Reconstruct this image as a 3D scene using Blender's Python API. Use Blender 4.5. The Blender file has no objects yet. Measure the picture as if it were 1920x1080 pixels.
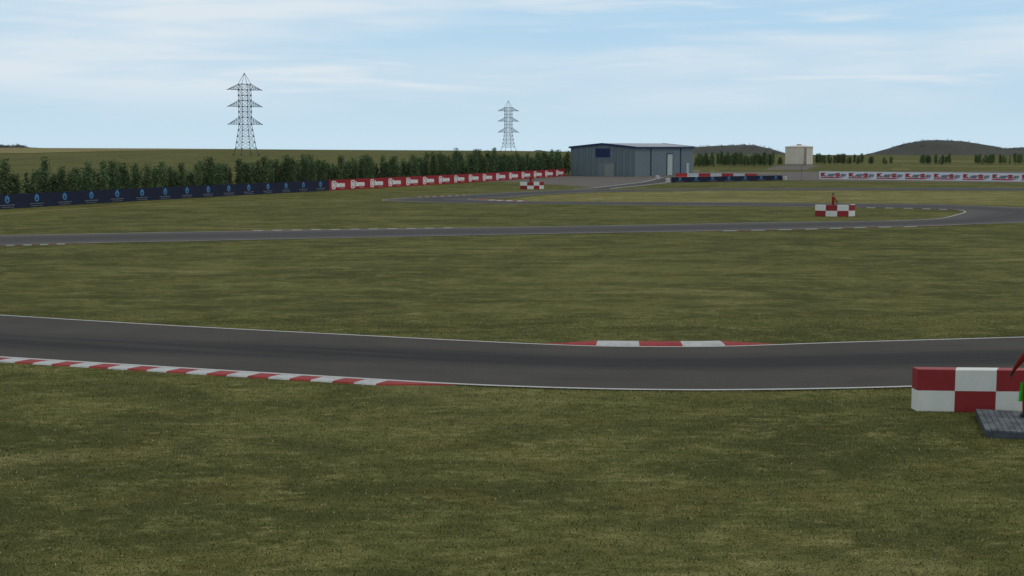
import bpy, bmesh, math, random
import numpy as np
from mathutils import Vector, Matrix, noise as mnoise
from mathutils.geometry import tessellate_polygon

random.seed(7)
R = math.radians
S = bpy.context.scene
COL = S.collection

# ------------------------------------------------------------------ camera
CAM_H = 6.2
FPX = 2500.0                      # focal length in pixels of the 1920 px wide photograph
HOR = 272.0                       # true horizon row
PITCH = math.atan((540 - HOR) / FPX)
cd = bpy.data.cameras.new('camera')
cam = bpy.data.objects.new('camera', cd)
COL.objects.link(cam)
cam.location = (0, 0, CAM_H)
cam.rotation_euler = (math.pi / 2 - PITCH, 0, 0)
cd.sensor_width = 36.0
cd.lens = FPX / 1920 * 36.0
cd.clip_start = 0.1
cd.clip_end = 20000
S.camera = cam

# ------------------------------------------------------------------ world, sun, exposure
SUN_EL, SUN_AZ = 62.0, 100.0       # azimuth clockwise from the view direction (+Y)
SKY_STRENGTH = 0.10
w = bpy.data.worlds.new('World')
S.world = w
w.use_nodes = True
nt = w.node_tree
nt.nodes.clear()
N = nt.nodes.new
L = nt.links.new
out = N('ShaderNodeOutputWorld')
bg = N('ShaderNodeBackground')
bg.inputs['Strength'].default_value = SKY_STRENGTH
L(bg.outputs[0], out.inputs[0])
tc = N('ShaderNodeTexCoord')
sep = N('ShaderNodeSeparateXYZ')
L(tc.outputs['Generated'], sep.inputs[0])
mx = N('ShaderNodeMath'); mx.operation = 'MAXIMUM'; mx.inputs[1].default_value = 0.02
L(sep.outputs[2], mx.inputs[0])
cmb = N('ShaderNodeCombineXYZ')
L(sep.outputs[0], cmb.inputs[0]); L(sep.outputs[1], cmb.inputs[1]); L(mx.outputs[0], cmb.inputs[2])
sky = N('ShaderNodeTexSky')
sky.sky_type = 'NISHITA'
sky.sun_disc = False
sky.sun_elevation = R(SUN_EL)
sky.sun_rotation = R(SUN_AZ)
sky.air_density = 1.0
sky.dust_density = 0.6
sky.ozone_density = 1.6
L(cmb.outputs[0], sky.inputs['Vector'])


def wmap(scale, loc=(0, 0, 0)):
    m = N('ShaderNodeMapping')
    m.inputs['Scale'].default_value = scale
    m.inputs['Location'].default_value = loc
    L(tc.outputs['Generated'], m.inputs[0])
    return m


def wnoise(m, scale, detail, rough, dist=0.0):
    n = N('ShaderNodeTexNoise')
    n.inputs['Scale'].default_value = scale
    n.inputs['Detail'].default_value = detail
    n.inputs['Roughness'].default_value = rough
    n.inputs['Distortion'].default_value = dist
    L(m.outputs[0], n.inputs['Vector'])
    return n


def wramp(src, a, b, hi=1.0):
    r = N('ShaderNodeMapRange')
    r.inputs[1].default_value = a
    r.inputs[2].default_value = b
    r.inputs[4].default_value = hi
    r.interpolation_type = 'SMOOTHSTEP'
    L(src, r.inputs[0])
    return r


n1 = wramp(wnoise(wmap((1, 1, 8.5), (0.3, 0.1, 1.7)), 2.8, 5, 0.52, 0.3).outputs[0], 0.40, 0.68, 0.9)
n2 = wramp(wnoise(wmap((1, 1, 13), (2.3, 4.1, 0.6)), 6.0, 4, 0.52, 0.5).outputs[0], 0.47, 0.74, 0.75)
n3 = wramp(wnoise(wmap((1, 1, 7), (5.0, 1.0, 3.0)), 2.0, 3, 0.5, 0.0).outputs[0], 0.38, 0.70, 0.4)
a1 = N('ShaderNodeMath'); a1.operation = 'MAXIMUM'
L(n1.outputs[0], a1.inputs[0]); L(n2.outputs[0], a1.inputs[1])
a2 = N('ShaderNodeMath'); a2.operation = 'ADD'; a2.use_clamp = True
L(a1.outputs[0], a2.inputs[0]); L(n3.outputs[0], a2.inputs[1])
# thin high cloud thins out towards the horizon
hz = wramp(sep.outputs[2], 0.004, 0.05, 1.0)
a3 = N('ShaderNodeMath'); a3.operation = 'MULTIPLY'
L(a2.outputs[0], a3.inputs[0]); L(hz.outputs[0], a3.inputs[1])
# blue sky brought to the pale tone of a bright day with thin cloud
skymul = N('ShaderNodeMix'); skymul.data_type = 'RGBA'; skymul.blend_type = 'MULTIPLY'
skymul.inputs[0].default_value = 1.0
skymul.inputs[7].default_value = (1.0, 1.0, 1.0, 1)
L(sky.outputs[0], skymul.inputs[6])
veil = N('ShaderNodeMix'); veil.data_type = 'RGBA'
veil.inputs[0].default_value = 0.85
veil.inputs[7].default_value = (4.6, 6.9, 8.95, 1)
L(skymul.outputs[2], veil.inputs[6])
cl = N('ShaderNodeMix'); cl.data_type = 'RGBA'
cl.inputs[7].default_value = (7.1, 7.95, 8.6, 1)
L(a3.outputs[0], cl.inputs[0])
L(veil.outputs[2], cl.inputs[6])
# pale band just above the horizon, and an added neutral tone overhead, out of view, to make the light less blue
hb_ = N('ShaderNodeMix'); hb_.data_type = 'RGBA'
hb_.inputs[7].default_value = (5.85, 7.5, 8.6, 1)
hbr = N('ShaderNodeMapRange'); hbr.interpolation_type = 'SMOOTHSTEP'
hbr.inputs[1].default_value = 0.0; hbr.inputs[2].default_value = 0.05; hbr.inputs[3].default_value = 0.9; hbr.inputs[4].default_value = 0.0
L(sep.outputs[2], hbr.inputs[0]); L(hbr.outputs[0], hb_.inputs[0]); L(cl.outputs[2], hb_.inputs[6])
up_ = N('ShaderNodeMix'); up_.data_type = 'RGBA'
up_.inputs[7].default_value = (5.6, 5.7, 5.6, 1)
upr = wramp(sep.outputs[2], 0.14, 0.45, 0.85)
L(upr.outputs[0], up_.inputs[0]); L(hb_.outputs[2], up_.inputs[6])
L(up_.outputs[2], bg.inputs[0])

sd = bpy.data.lights.new('sun', 'SUN')
sd.energy = 0.6
sd.angle = R(12)
sd.color = (1.0, 0.95, 0.88)
sun = bpy.data.objects.new('sun', sd)
COL.objects.link(sun)
_sv = Vector((math.sin(R(SUN_AZ)) * math.cos(R(SUN_EL)), math.cos(R(SUN_AZ)) * math.cos(R(SUN_EL)), math.sin(R(SUN_EL))))
sun.rotation_euler = (-_sv).to_track_quat('-Z', 'Y').to_euler()
sun.location = (40, 40, 60)

S.view_settings.view_transform = 'Standard'
S.view_settings.look = 'None'
S.view_settings.exposure = 0.0
S.view_settings.gamma = 1.0
S.cycles.max_bounces = 5


# ------------------------------------------------------------------ helpers
def px(x, y, z=0.0):
    """point of the level z seen at pixel (x, y) of the photograph"""
    u, v = (x - 960) / FPX, (540 - y) / FPX
    c, s = math.cos(PITCH), math.sin(PITCH)
    d = Vector((u, c + v * s, -s + v * c))
    t = (z - CAM_H) / d.z
    return Vector((0, 0, CAM_H)) + d * t


def hgt(x, y, D):
    """height of pixel row y at distance D"""
    return CAM_H - (y - HOR) * D / FPX


def tag(o, label=None, cat=None, group=None, kind=None):
    if label: o['label'] = label
    if cat: o['category'] = cat
    if group: o['group'] = group
    if kind: o['kind'] = kind
    return o


def empty(name, loc=(0, 0, 0), rz=0.0):
    o = bpy.data.objects.new(name, None)
    COL.objects.link(o)
    o.empty_display_size = 0.3
    o.location = loc
    o.rotation_euler = (0, 0, rz)
    return o


def link(name, me, mats, parent=None, loc=None, rz=None, smooth=False):
    o = bpy.data.objects.new(name, me)
    COL.objects.link(o)
    if not isinstance(mats, (list, tuple)): mats = [mats]
    if len(me.materials) == 0:
        for m in mats: me.materials.append(m)
    if parent is not None: o.parent = parent
    if loc is not None: o.location = loc
    if rz is not None: o.rotation_euler = (0, 0, rz)
    if smooth:
        for p in me.polygons: p.use_smooth = True
    return o


def copy_tree(o, parent=None):
    c = o.copy()
    COL.objects.link(c)
    c.parent = parent
    for ch in [k for k in CHILD.get(o.name, [])]:
        copy_tree(ch, c)
    return c


CHILD = {}


class MB:
    """collects shapes for one mesh"""
    def __init__(self):
        self.v, self.f, self.m = [], [], []

    def face(self, pts, mi=0):
        b = len(self.v)
        self.v += [tuple(p) for p in pts]
        self.f.append(list(range(b, b + len(pts))))
        self.m.append(mi)

    def hexa(self, p, mi=0):
        """8 points: bottom ring 0-3 (counter clockwise from above), top ring 4-7"""
        b = len(self.v)
        self.v += [tuple(q) for q in p]
        for f in ((3, 2, 1, 0), (4, 5, 6, 7), (0, 1, 5, 4), (1, 2, 6, 5), (2, 3, 7, 6), (3, 0, 4, 7)):
            self.f.append([b + i for i in f]); self.m.append(mi)

    def box(self, c, s, mi=0, rz=0.0):
        x, y, z = s[0] / 2, s[1] / 2, s[2] / 2
        M = Matrix.Rotation(rz, 3, 'Z')
        c = Vector(c)
        pts = [c + M @ Vector(q) for q in ((-x, -y, -z), (x, -y, -z), (x, y, -z), (-x, y, -z), (-x, -y, z), (x, -y, z), (x, y, z), (-x, y, z))]
        self.hexa(pts, mi)

    def bar(self, a, b, r, n=4, mi=0, r2=None):
        a, b = Vector(a), Vector(b)
        d = (b - a)
        if d.length < 1e-6: return
        d.normalize()
        up = Vector((0, 0, 1)) if abs(d.z) < 0.95 else Vector((1, 0, 0))
        s = d.cross(up).normalized(); t = s.cross(d)
        r2 = r if r2 is None else r2
        base = len(self.v)
        for (p, rr) in ((a, r), (b, r2)):
            for i in range(n):
                g = 2 * math.pi * (i + .5) / n
                self.v.append(tuple(p + s * math.cos(g) * rr + t * math.sin(g) * rr))
        for i in range(n):
            j = (i + 1) % n
            self.f.append([base + i, base + j, base + n + j, base + n + i]); self.m.append(mi)
        self.f.append([base + i for i in reversed(range(n))]); self.m.append(mi)
        self.f.append([base + n + i for i in range(n)]); self.m.append(mi)

    def lathe(self, prof, n=24, c=(0, 0, 0), mi=0):
        base = len(self.v)
        for (r, z) in prof:
            for i in range(n):
                g = 2 * math.pi * i / n
                self.v.append((c[0] + r * math.cos(g), c[1] + r * math.sin(g), c[2] + z))
        for k in range(len(prof) - 1):
            for i in range(n):
                j = (i + 1) % n
                self.f.append([base + k * n + i, base + k * n + j, base + (k + 1) * n + j, base + (k + 1) * n + i]); self.m.append(mi)

    def mesh(self, name):
        me = bpy.data.meshes.new(name)
        me.from_pydata(self.v, [], self.f)
        me.polygons.foreach_set('material_index', self.m)
        me.update()
        return me

    def build(self, name, mats, parent=None, loc=None, rz=None, smooth=False, bevel=0.0):
        me = self.mesh(name)
        o = link(name, me, mats, parent, loc, rz, smooth)
        if parent is not None: CHILD.setdefault(parent.name, []).append(o)
        if bevel:
            bm = bmesh.new(); bm.from_mesh(me)
            bmesh.ops.remove_doubles(bm, verts=bm.verts, dist=1e-5)
            bmesh.ops.bevel(bm, geom=[e for e in bm.edges], offset=bevel, segments=2, affect='EDGES', profile=0.6)
            bm.to_mesh(me); bm.free()
        return o


# ------------------------------------------------------------------ materials
def newmat(name, rough=0.8, spec=0.2, metal=0.0):
    m = bpy.data.materials.new(name)
    m.use_nodes = True
    b = m.node_tree.nodes['Principled BSDF']
    b.inputs['Roughness'].default_value = rough
    b.inputs['Specular IOR Level'].default_value = spec
    b.inputs['Metallic'].default_value = metal
    return m, m.node_tree, b


def nnoise(t, vec, scale, detail=4, rough=0.6, dist=0.0):
    n = t.nodes.new('ShaderNodeTexNoise')
    n.inputs['Scale'].default_value = scale
    n.inputs['Detail'].default_value = detail
    n.inputs['Roughness'].default_value = rough
    n.inputs['Distortion'].default_value = dist
    if vec is not None: t.links.new(vec, n.inputs['Vector'])
    return n.outputs[0]


def nmap(t, vec, scale=(1, 1, 1), loc=(0, 0, 0), rot=(0, 0, 0)):
    n = t.nodes.new('ShaderNodeMapping')
    n.inputs['Scale'].default_value = scale
    n.inputs['Location'].default_value = loc
    n.inputs['Rotation'].default_value = rot
    t.links.new(vec, n.inputs[0])
    return n.outputs[0]


def nrange(t, src, a, b, lo=0.0, hi=1.0, smooth=True):
    n = t.nodes.new('ShaderNodeMapRange')
    if smooth: n.interpolation_type = 'SMOOTHSTEP'
    for i, q in zip((1, 2, 3, 4), (a, b, lo, hi)): n.inputs[i].default_value = q
    t.links.new(src, n.inputs[0])
    return n.outputs[0]


def nmix(t, fac, a, b, blend='MIX'):
    n = t.nodes.new('ShaderNodeMix'); n.data_type = 'RGBA'; n.blend_type = blend
    for sock, val in ((0, fac), (6, a), (7, b)):
        if isinstance(val, (int, float)): n.inputs[sock].default_value = val
        elif isinstance(val, tuple): n.inputs[sock].default_value = (*val[:3], 1)
        else: t.links.new(val, n.inputs[sock])
    return n.outputs[2]


def nmath(t, op, a, b=None):
    n = t.nodes.new('ShaderNodeMath'); n.operation = op
    for i, val in enumerate((a, b)):
        if val is None: continue
        if isinstance(val, (int, float)): n.inputs[i].default_value = val
        else: t.links.new(val, n.inputs[i])
    return n.outputs[0]


def nbump(t, b, h, strength, dist):
    n = t.nodes.new('ShaderNodeBump')
    n.inputs['Strength'].default_value = strength
    n.inputs['Distance'].default_value = dist
    t.links.new(h, n.inputs['Height'])
    t.links.new(n.outputs[0], b.inputs['Normal'])


def plain(name, col, rough=0.75, spec=0.25, var=0.18, scale=3.0, dirt=None, metal=0.0, coord='Object', bump=0.0):
    m, t, b = newmat(name, rough, spec, metal)
    tcn = t.nodes.new('ShaderNodeTexCoord').outputs[coord]
    n = nnoise(t, tcn, scale, 5, 0.65)
    n2 = nnoise(t, tcn, scale * 9, 3, 0.6)
    c = nmix(t, nrange(t, n, 0.3, 0.7), tuple(q * (1 - var) for q in col), tuple(min(1, q * (1 + var)) for q in col))
    c = nmix(t, nrange(t, n2, 0.35, 0.75, 0, 0.35), c, tuple(q * (1 - var * 1.5) for q in col))
    if dirt: c = nmix(t, nrange(t, n, 0.52, 0.75, 0, 0.6), c, dirt)
    t.links.new(c, b.inputs['Base Color'])
    if bump: nbump(t, b, n2, bump, 0.01)
    return m


def grass_mat(name, dark, mid, straw, strawamt=0.5):
    m, t, b = newmat(name, 0.95, 0.03)
    co = t.nodes.new('ShaderNodeTexCoord').outputs['Object']
    big = nnoise(t, co, 0.02, 4, 0.6, 0.3)
    med = nnoise(t, nmap(t, co, (0.5, 1, 1), rot=(0, 0, 0.15)), 0.2, 6, 0.66, 0.4)
    pat = nnoise(t, nmap(t, co, (0.6, 1, 1), (3, 9, 0)), 0.75, 6, 0.7, 0.5)
    tuft = nnoise(t, nmap(t, co, (0.7, 1, 1), (1, 5, 0)), 3.6, 5, 0.78)
    fine = nnoise(t, co, 26.0, 2, 0.8)
    fine2 = nnoise(t, nmap(t, co, loc=(4, 4, 0)), 62.0, 1, 0.6)
    worn = nnoise(t, nmap(t, co, (0.5, 1, 1), (2, 17, 0)), 0.16, 5, 0.62, 0.8)
    brown = nnoise(t, nmap(t, co, (0.8, 1, 1), (11, 2, 0)), 0.5, 5, 0.65)
    f = nmath(t, 'ADD', nmath(t, 'MULTIPLY', med, 0.40), nmath(t, 'MULTIPLY', pat, 0.45))
    f = nmath(t, 'ADD', f, nmath(t, 'MULTIPLY', big, 0.15))
    c = nmix(t, nrange(t, f, 0.42, 0.585), dark, mid)
    s = nmath(t, 'ADD', nmath(t, 'MULTIPLY', pat, 0.4), nmath(t, 'MULTIPLY', tuft, 0.6))
    c = nmix(t, nrange(t, s, 0.52, 0.66, 0, strawamt), c, straw)
    fleck = nnoise(t, nmap(t, co, (0.45, 1, 1), (7, 7, 0)), 2.6, 5, 0.75, 0.6)
    c = nmix(t, nrange(t, fleck, 0.56, 0.72, 0, 0.55), c, straw)
    c = nmix(t, nrange(t, fleck, 0.44, 0.30, 0, 0.4), c, tuple(q * 0.6 for q in dark))
    c = nmix(t, nrange(t, brown, 0.52, 0.72, 0, 0.55), c, (mid[0] * 1.10, mid[1] * 0.88, mid[2] * 0.90))
    c = nmix(t, nrange(t, worn, 0.54, 0.74, 0, 0.38), c, straw)
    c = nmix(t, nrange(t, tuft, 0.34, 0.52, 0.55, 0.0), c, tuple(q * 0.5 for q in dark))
    g = nmath(t, 'MULTIPLY', nrange(t, fine, 0.3, 0.7, 0.25, 1.75, False), nrange(t, fine2, 0.3, 0.7, 0.6, 1.4, False))
    cc = t.nodes.new('ShaderNodeCombineColor')
    for i in range(3): t.links.new(g, cc.inputs[i])
    c = nmix(t, 1.0, c, cc.outputs[0], 'MULTIPLY')
    t.links.new(c, b.inputs['Base Color'])
    h = nmath(t, 'ADD', nmath(t, 'MULTIPLY', tuft, 0.6), nmath(t, 'MULTIPLY', fine, 0.4))
    nbump(t, b, h, 0.8, 0.06)
    return m, t, b, co, c


GR_D, GR_M, GR_S = (0.069, 0.075, 0.024), (0.138, 0.140, 0.046), (0.300, 0.275, 0.122)
M = {}
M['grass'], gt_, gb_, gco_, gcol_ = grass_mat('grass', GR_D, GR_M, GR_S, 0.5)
M['dry_grass'] = grass_mat('dry_grass', (0.125, 0.125, 0.042), (0.215, 0.200, 0.078), (0.42, 0.37, 0.18), 0.9)[0]
M['straw'] = grass_mat('straw_grass', (0.19, 0.17, 0.075), (0.26, 0.23, 0.11), (0.33, 0.29, 0.15), 0.6)[0]


def asphalt_mat(name, base, dark, line_c=0.45, line_w=0.3, streaks=True, wander=None):
    m, t, b = newmat(name, 0.88, 0.12)
    tcn = t.nodes.new('ShaderNodeTexCoord')
    co, uv = tcn.outputs['Object'], tcn.outputs['UV']
    c = nmix(t, nrange(t, nnoise(t, co, 0.35, 5, 0.6), 0.3, 0.7), tuple(q * 0.9 for q in base), tuple(q * 1.1 for q in base))
    c = nmix(t, nrange(t, nnoise(t, nmap(t, co, loc=(5, 3, 0)), 1.3, 4, 0.6), 0.5, 0.75, 0, 0.5), c, (base[0] * 1.12, base[1] * 1.0, base[2] * 0.9))
    if streaks:
        sp = t.nodes.new('ShaderNodeSeparateXYZ'); t.links.new(uv, sp.inputs[0])
        wob = nmath(t, 'MULTIPLY', nmath(t, 'SUBTRACT', nnoise(t, nmap(t, uv, (0.03, 0, 0)), 1.0, 2, 0.5), 0.5), 0.10)
        v = nmath(t, 'ADD', sp.outputs[1], wob)
        lc = line_c
        if wander:
            lc = nmath(t, 'ADD', nrange(t, sp.outputs[0], wander[0], wander[1], wander[3], wander[4]), nrange(t, sp.outputs[0], wander[1], wander[2], 0.0, wander[5] - wander[4]))
        d = nmath(t, 'ABSOLUTE', nmath(t, 'SUBTRACT', v, lc))
        core = nrange(t, d, line_w * 0.25, line_w, 1.0, 0.0)
        st = nnoise(t, nmap(t, uv, (0.035, 13, 1)), 1.0, 5, 0.7)
        st2 = nnoise(t, nmap(t, uv, (0.08, 40, 1), (3, 1, 0)), 1.0, 3, 0.6)
        k = nmath(t, 'MULTIPLY', core, nrange(t, st, 0.30, 0.60, 0.35, 1.0))
        c = nmix(t, k, c, dark)
        c = nmix(t, nmath(t, 'MULTIPLY', core, nrange(t, st2, 0.50, 0.66, 0, 0.75)), c, tuple(q * 0.7 for q in dark))
        c = nmix(t, nrange(t, st, 0.53, 0.72, 0, 0.45), c, tuple(q * 1.25 for q in base))
        sk = nnoise(t, nmap(t, uv, (0.12, 22, 1), (9, 4, 0)), 1.0, 4, 0.75, 0.3)
        c = nmix(t, nrange(t, sk, 0.58, 0.75, 0, 0.6), c, tuple(q * 0.8 for q in dark))
    gr = nnoise(t, co, 30, 3, 0.8)
    g = nrange(t, gr, 0.3, 0.7, 0.78, 1.22, False)
    cc = t.nodes.new('ShaderNodeCombineColor')
    for i in range(3): t.links.new(g, cc.inputs[i])
    c = nmix(t, 1.0, c, cc.outputs[0], 'MULTIPLY')
    t.links.new(c, b.inputs['Base Color'])
    nbump(t, b, gr, 0.3, 0.008)
    return m


M['track'] = asphalt_mat('track_asphalt', (0.066, 0.060, 0.053), (0.028, 0.028, 0.030), 0.60, 0.25, wander=(40.0, 65.5, 77.0, 0.66, 0.40, 0.48))
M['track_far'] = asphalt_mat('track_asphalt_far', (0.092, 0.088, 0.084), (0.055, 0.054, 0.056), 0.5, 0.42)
M['apron'] = asphalt_mat('apron_asphalt', (0.128, 0.115, 0.104), (0.1, 0.1, 0.1), streaks=False)
M['kerb_white_worn'] = plain('worn_kerb_white_paint', (0.36, 0.37, 0.37), 0.8, 0.1, 0.2, 1.5, dirt=(0.16, 0.16, 0.15))
M['kerb_red_worn'] = plain('worn_kerb_red_paint', (0.17, 0.062, 0.05), 0.8, 0.1, 0.25, 1.2, dirt=(0.11, 0.09, 0.06))
M['line'] = plain('line_paint', (0.48, 0.48, 0.47), 0.7, 0.2, 0.12, 2.0, dirt=(0.34, 0.34, 0.33))
M['kerb_white'] = plain('kerb_white_paint', (0.47, 0.48, 0.48), 0.7, 0.2, 0.2, 2.6, dirt=(0.2, 0.2, 0.21))
M['kerb_red'] = plain('kerb_red_paint', (0.30, 0.036, 0.036), 0.7, 0.2, 0.2, 1.6, dirt=(0.18, 0.04, 0.038))
M['red'] = plain('barrier_red_paint', (0.275, 0.024, 0.027), 0.5, 0.3, 0.08, 1.2)
M['white'] = plain('barrier_white_paint', (0.70, 0.71, 0.67), 0.5, 0.3, 0.06, 1.2)
M['deck'] = plain('weathered_deck_wood', (0.120, 0.133, 0.146), 0.9, 0.1, 0.4, 2.5, bump=0.3)
M['deck_dark'] = plain('deck_gap_wood', (0.085, 0.094, 0.104), 0.95, 0.05, 0.3, 4.0)
M['banner_navy'] = plain('navy_banner_vinyl', (0.020, 0.026, 0.052), 0.6, 0.12, 0.12, 0.7)
M['banner_red'] = plain('red_banner_vinyl', (0.33, 0.026, 0.034), 0.6, 0.12, 0.1, 0.7)
M['banner_white'] = plain('white_banner_vinyl', (0.66, 0.70, 0.76), 0.6, 0.3, 0.06, 0.7)
M['print_white'] = plain('white_print', (0.78, 0.76, 0.74), 0.6, 0.3, 0.04, 1)
M['print_blue'] = plain('blue_print', (0.07, 0.225, 0.45), 0.6, 0.3, 0.06, 2)
M['print_grey'] = plain('grey_print', (0.20, 0.21, 0.25), 0.6, 0.3, 0.06, 2)
M['print_silver'] = plain('silver_print', (0.30, 0.32, 0.36), 0.6, 0.3, 0.06, 2)
M['print_black'] = plain('black_print', (0.03, 0.035, 0.05), 0.6, 0.3, 0.06, 2)
M['print_red'] = plain('red_print', (0.42, 0.03, 0.035), 0.6, 0.3, 0.06, 2)
M['steel'] = plain('galvanised_steel', (0.030, 0.044, 0.075), 0.6, 0.3, 0.15, 2, metal=0.0)
M['cladding'] = plain('blue_grey_cladding', (0.166, 0.216, 0.238), 0.65, 0.15, 0.04, 0.25)
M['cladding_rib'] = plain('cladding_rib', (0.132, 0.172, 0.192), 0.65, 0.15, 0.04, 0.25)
M['navy_trim'] = plain('navy_trim_paint', (0.030, 0.047, 0.128), 0.6, 0.15, 0.1, 1)
M['roof'] = plain('pale_roof_sheet', (0.34, 0.35, 0.38), 0.5, 0.3, 0.08, 0.5)
M['shutter'] = plain('grey_roller_shutter', (0.26, 0.28, 0.27), 0.6, 0.3, 0.06, 1)
M['door_pale'] = plain('pale_door_paint', (0.46, 0.52, 0.50), 0.6, 0.3, 0.06, 1)
M['tank'] = plain('beige_tank_paint', (0.67, 0.605, 0.515), 0.75, 0.2, 0.07, 0.35)
M['tank_dark'] = plain('brown_tank_paint', (0.30, 0.27, 0.235), 0.75, 0.2, 0.08, 0.6)
M['vent'] = plain('dark_vent_metal', (0.09, 0.085, 0.085), 0.7, 0.2, 0.1, 2)
M['hill'] = plain('scrubby_hillside', (0.080, 0.084, 0.076), 0.95, 0.05, 0.10, 0.02)
M['scrub'] = plain('scrub_leaves', (0.080, 0.084, 0.075), 0.95, 0.05, 0.15, 0.1)
M['bark'] = plain('tree_bark', (0.15, 0.135, 0.115), 0.95, 0.05, 0.25, 3)
M['suit'] = plain('red_overall_cloth', (0.25, 0.022, 0.014), 0.85, 0.15, 0.15, 5, bump=0.15)
M['glove'] = plain('dark_glove_leather', (0.035, 0.03, 0.028), 0.7, 0.3, 0.2, 12)
M['boot'] = plain('black_boot_leather', (0.02, 0.02, 0.022), 0.5, 0.4, 0.2, 12)
M['skin'] = plain('skin', (0.42, 0.25, 0.18), 0.6, 0.3, 0.08, 14)
M['hair'] = plain('dark_brown_hair', (0.035, 0.024, 0.018), 0.8, 0.2, 0.3, 40)
M['eye'] = plain('eye', (0.05, 0.04, 0.035), 0.3, 0.5, 0.1, 40)
M['flag'] = plain('green_flag_cloth', (0.03, 0.55, 0.045), 0.8, 0.15, 0.15, 6)
M['flag_pale'] = plain('yellow_green_flag_cloth', (0.62, 0.72, 0.30), 0.8, 0.15, 0.1, 6)
M['tyre_white'] = plain('white_painted_tyre', (0.55, 0.57, 0.58), 0.7, 0.2, 0.15, 3)
M['block_white'] = plain('white_plastic_block', (0.52, 0.54, 0.56), 0.6, 0.3, 0.1, 1)
M['block_red'] = plain('red_plastic_block', (0.36, 0.035, 0.035), 0.6, 0.3, 0.12, 1)


def leaf_mat(name, a, b_):
    m, t, b = newmat(name, 0.85, 0.1)
    tcn = t.nodes.new('ShaderNodeTexCoord')
    n = nnoise(t, tcn.outputs['Object'], 2.2, 3, 0.6)
    oi = t.nodes.new('ShaderNodeObjectInfo')
    n2 = nnoise(t, tcn.outputs['Object'], 11.0, 2, 0.6)
    c = nmix(t, nrange(t, n, 0.35, 0.65), a, b_)
    c = nmix(t, nrange(t, n2, 0.3, 0.7, 0, 0.5), c, tuple(q * 1.35 for q in b_))
    tone = nrange(t, oi.outputs['Random'], 0, 1, 0.72, 1.3, False)
    cc = t.nodes.new('ShaderNodeCombineColor')
    for i in range(3): t.links.new(tone, cc.inputs[i])
    c = nmix(t, 1.0, c, cc.outputs[0], 'MULTIPLY')
    t.links.new(c, b.inputs['Base Color'])
    return m


M['leaf'] = leaf_mat('broadleaf_foliage', (0.062, 0.096, 0.046), (0.100, 0.146, 0.066))
M['needle'] = leaf_mat('conifer_foliage', (0.036, 0.056, 0.034), (0.056, 0.084, 0.046))

# ------------------------------------------------------------------ ground, one sheet to the horizon
CREST = 800.0
XS_, YH_ = [-400, 0, 300, 600, 1000, 1180, 1330, 1920, 2400], [276.5, 277, 278.3, 280.6, 283, 286.5, 290, 291, 291]


def ground_z(X, Y):
    r = math.hypot(X, Y)
    if r < 330: return 0.0
    az = math.atan2(X, Y)
    az = max(-0.5, min(0.5, az))
    yh = float(np.interp(960 + FPX * math.tan(az), XS_, YH_))
    zc = CAM_H - (yh - HOR) * CREST / FPX
    if r < CREST:
        s = (r - 330) / (CREST - 330)
        return zc * (s * s * (3 - 2 * s) * 0.6 + s * 0.4)
    e = r - CREST
    return zc - 0.013 * e * e / (e + 160)


mb = MB()
radii = [0, 8, 20, 40, 80, 140, 200, 260, 330] + [330 + 47 * i for i in range(1, 11)] + [820, 860, 920, 1000, 1100, 1250, 1450, 1700, 2000, 2500, 3200, 4200, 6000]
NA = 180
for r in radii[1:]:
    for i in range(NA):
        g = 2 * math.pi * i / NA
        X, Y = r * math.sin(g), r * math.cos(g)
        mb.v.append((X, Y, ground_z(X, Y)))
mb.v.append((0, 0, 0)); ctr = len(mb.v) - 1
for i in range(NA):
    mb.f.append([ctr, (i + 1) % NA, i]); mb.m.append(0)
for k in range(len(radii) - 2):
    for i in range(NA):
        j = (i + 1) % NA
        a = k * NA
        mb.f.append([a + i, a + j, a + NA + j, a + NA + i]); mb.m.append(0)
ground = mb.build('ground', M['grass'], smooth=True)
tag(ground, 'olive green mown grass field stretching to the horizon', 'grass field', kind='structure')


def sheet(name, pts, z, mat, label, cat, kind='structure'):
    tri = tessellate_polygon([[Vector((p.x, p.y, 0)) for p in pts]])
    me = bpy.data.meshes.new(name)
    vs = [(p.x, p.y, z + ground_z(p.x, p.y)) for p in pts]
    fs = []
    for t in tri:
        a, b, c = (Vector(vs[i]) for i in t)
        fs.append(t if (b - a).cross(c - a).z > 0 else (t[0], t[2], t[1]))
    me.from_pydata(vs, [], fs)
    me.update()
    return tag(link(name, me, mat), label, cat, kind=kind)


def catmull(P, n=10):
    res = []
    for i in range(len(P) - 1):
        p0 = P[max(i - 1, 0)]; p1 = P[i]; p2 = P[i + 1]; p3 = P[min(i + 2, len(P) - 1)]
        # centripetal parametrisation keeps tight bends clean
        t0 = 0.0
        t1 = t0 + max((p1 - p0).length, 1e-4) ** 0.5
        t2 = t1 + max((p2 - p1).length, 1e-4) ** 0.5
        t3 = t2 + max((p3 - p2).length, 1e-4) ** 0.5
        for k in range(n):
            t = t1 + (t2 - t1) * k / n
            A1 = p0 * ((t1 - t) / (t1 - t0)) + p1 * ((t - t0) / (t1 - t0))
            A2 = p1 * ((t2 - t) / (t2 - t1)) + p2 * ((t - t1) / (t2 - t1))
            A3 = p2 * ((t3 - t) / (t3 - t2)) + p3 * ((t - t2) / (t3 - t2))
            B1 = A1 * ((t2 - t) / (t2 - t0)) + A2 * ((t - t0) / (t2 - t0))
            B2 = A2 * ((t3 - t) / (t3 - t1)) + A3 * ((t - t1) / (t3 - t1))
            res.append(B1 * ((t2 - t) / (t2 - t1)) + B2 * ((t - t1) / (t2 - t1)))
    res.append(P[-1].copy())
    return res


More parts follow.
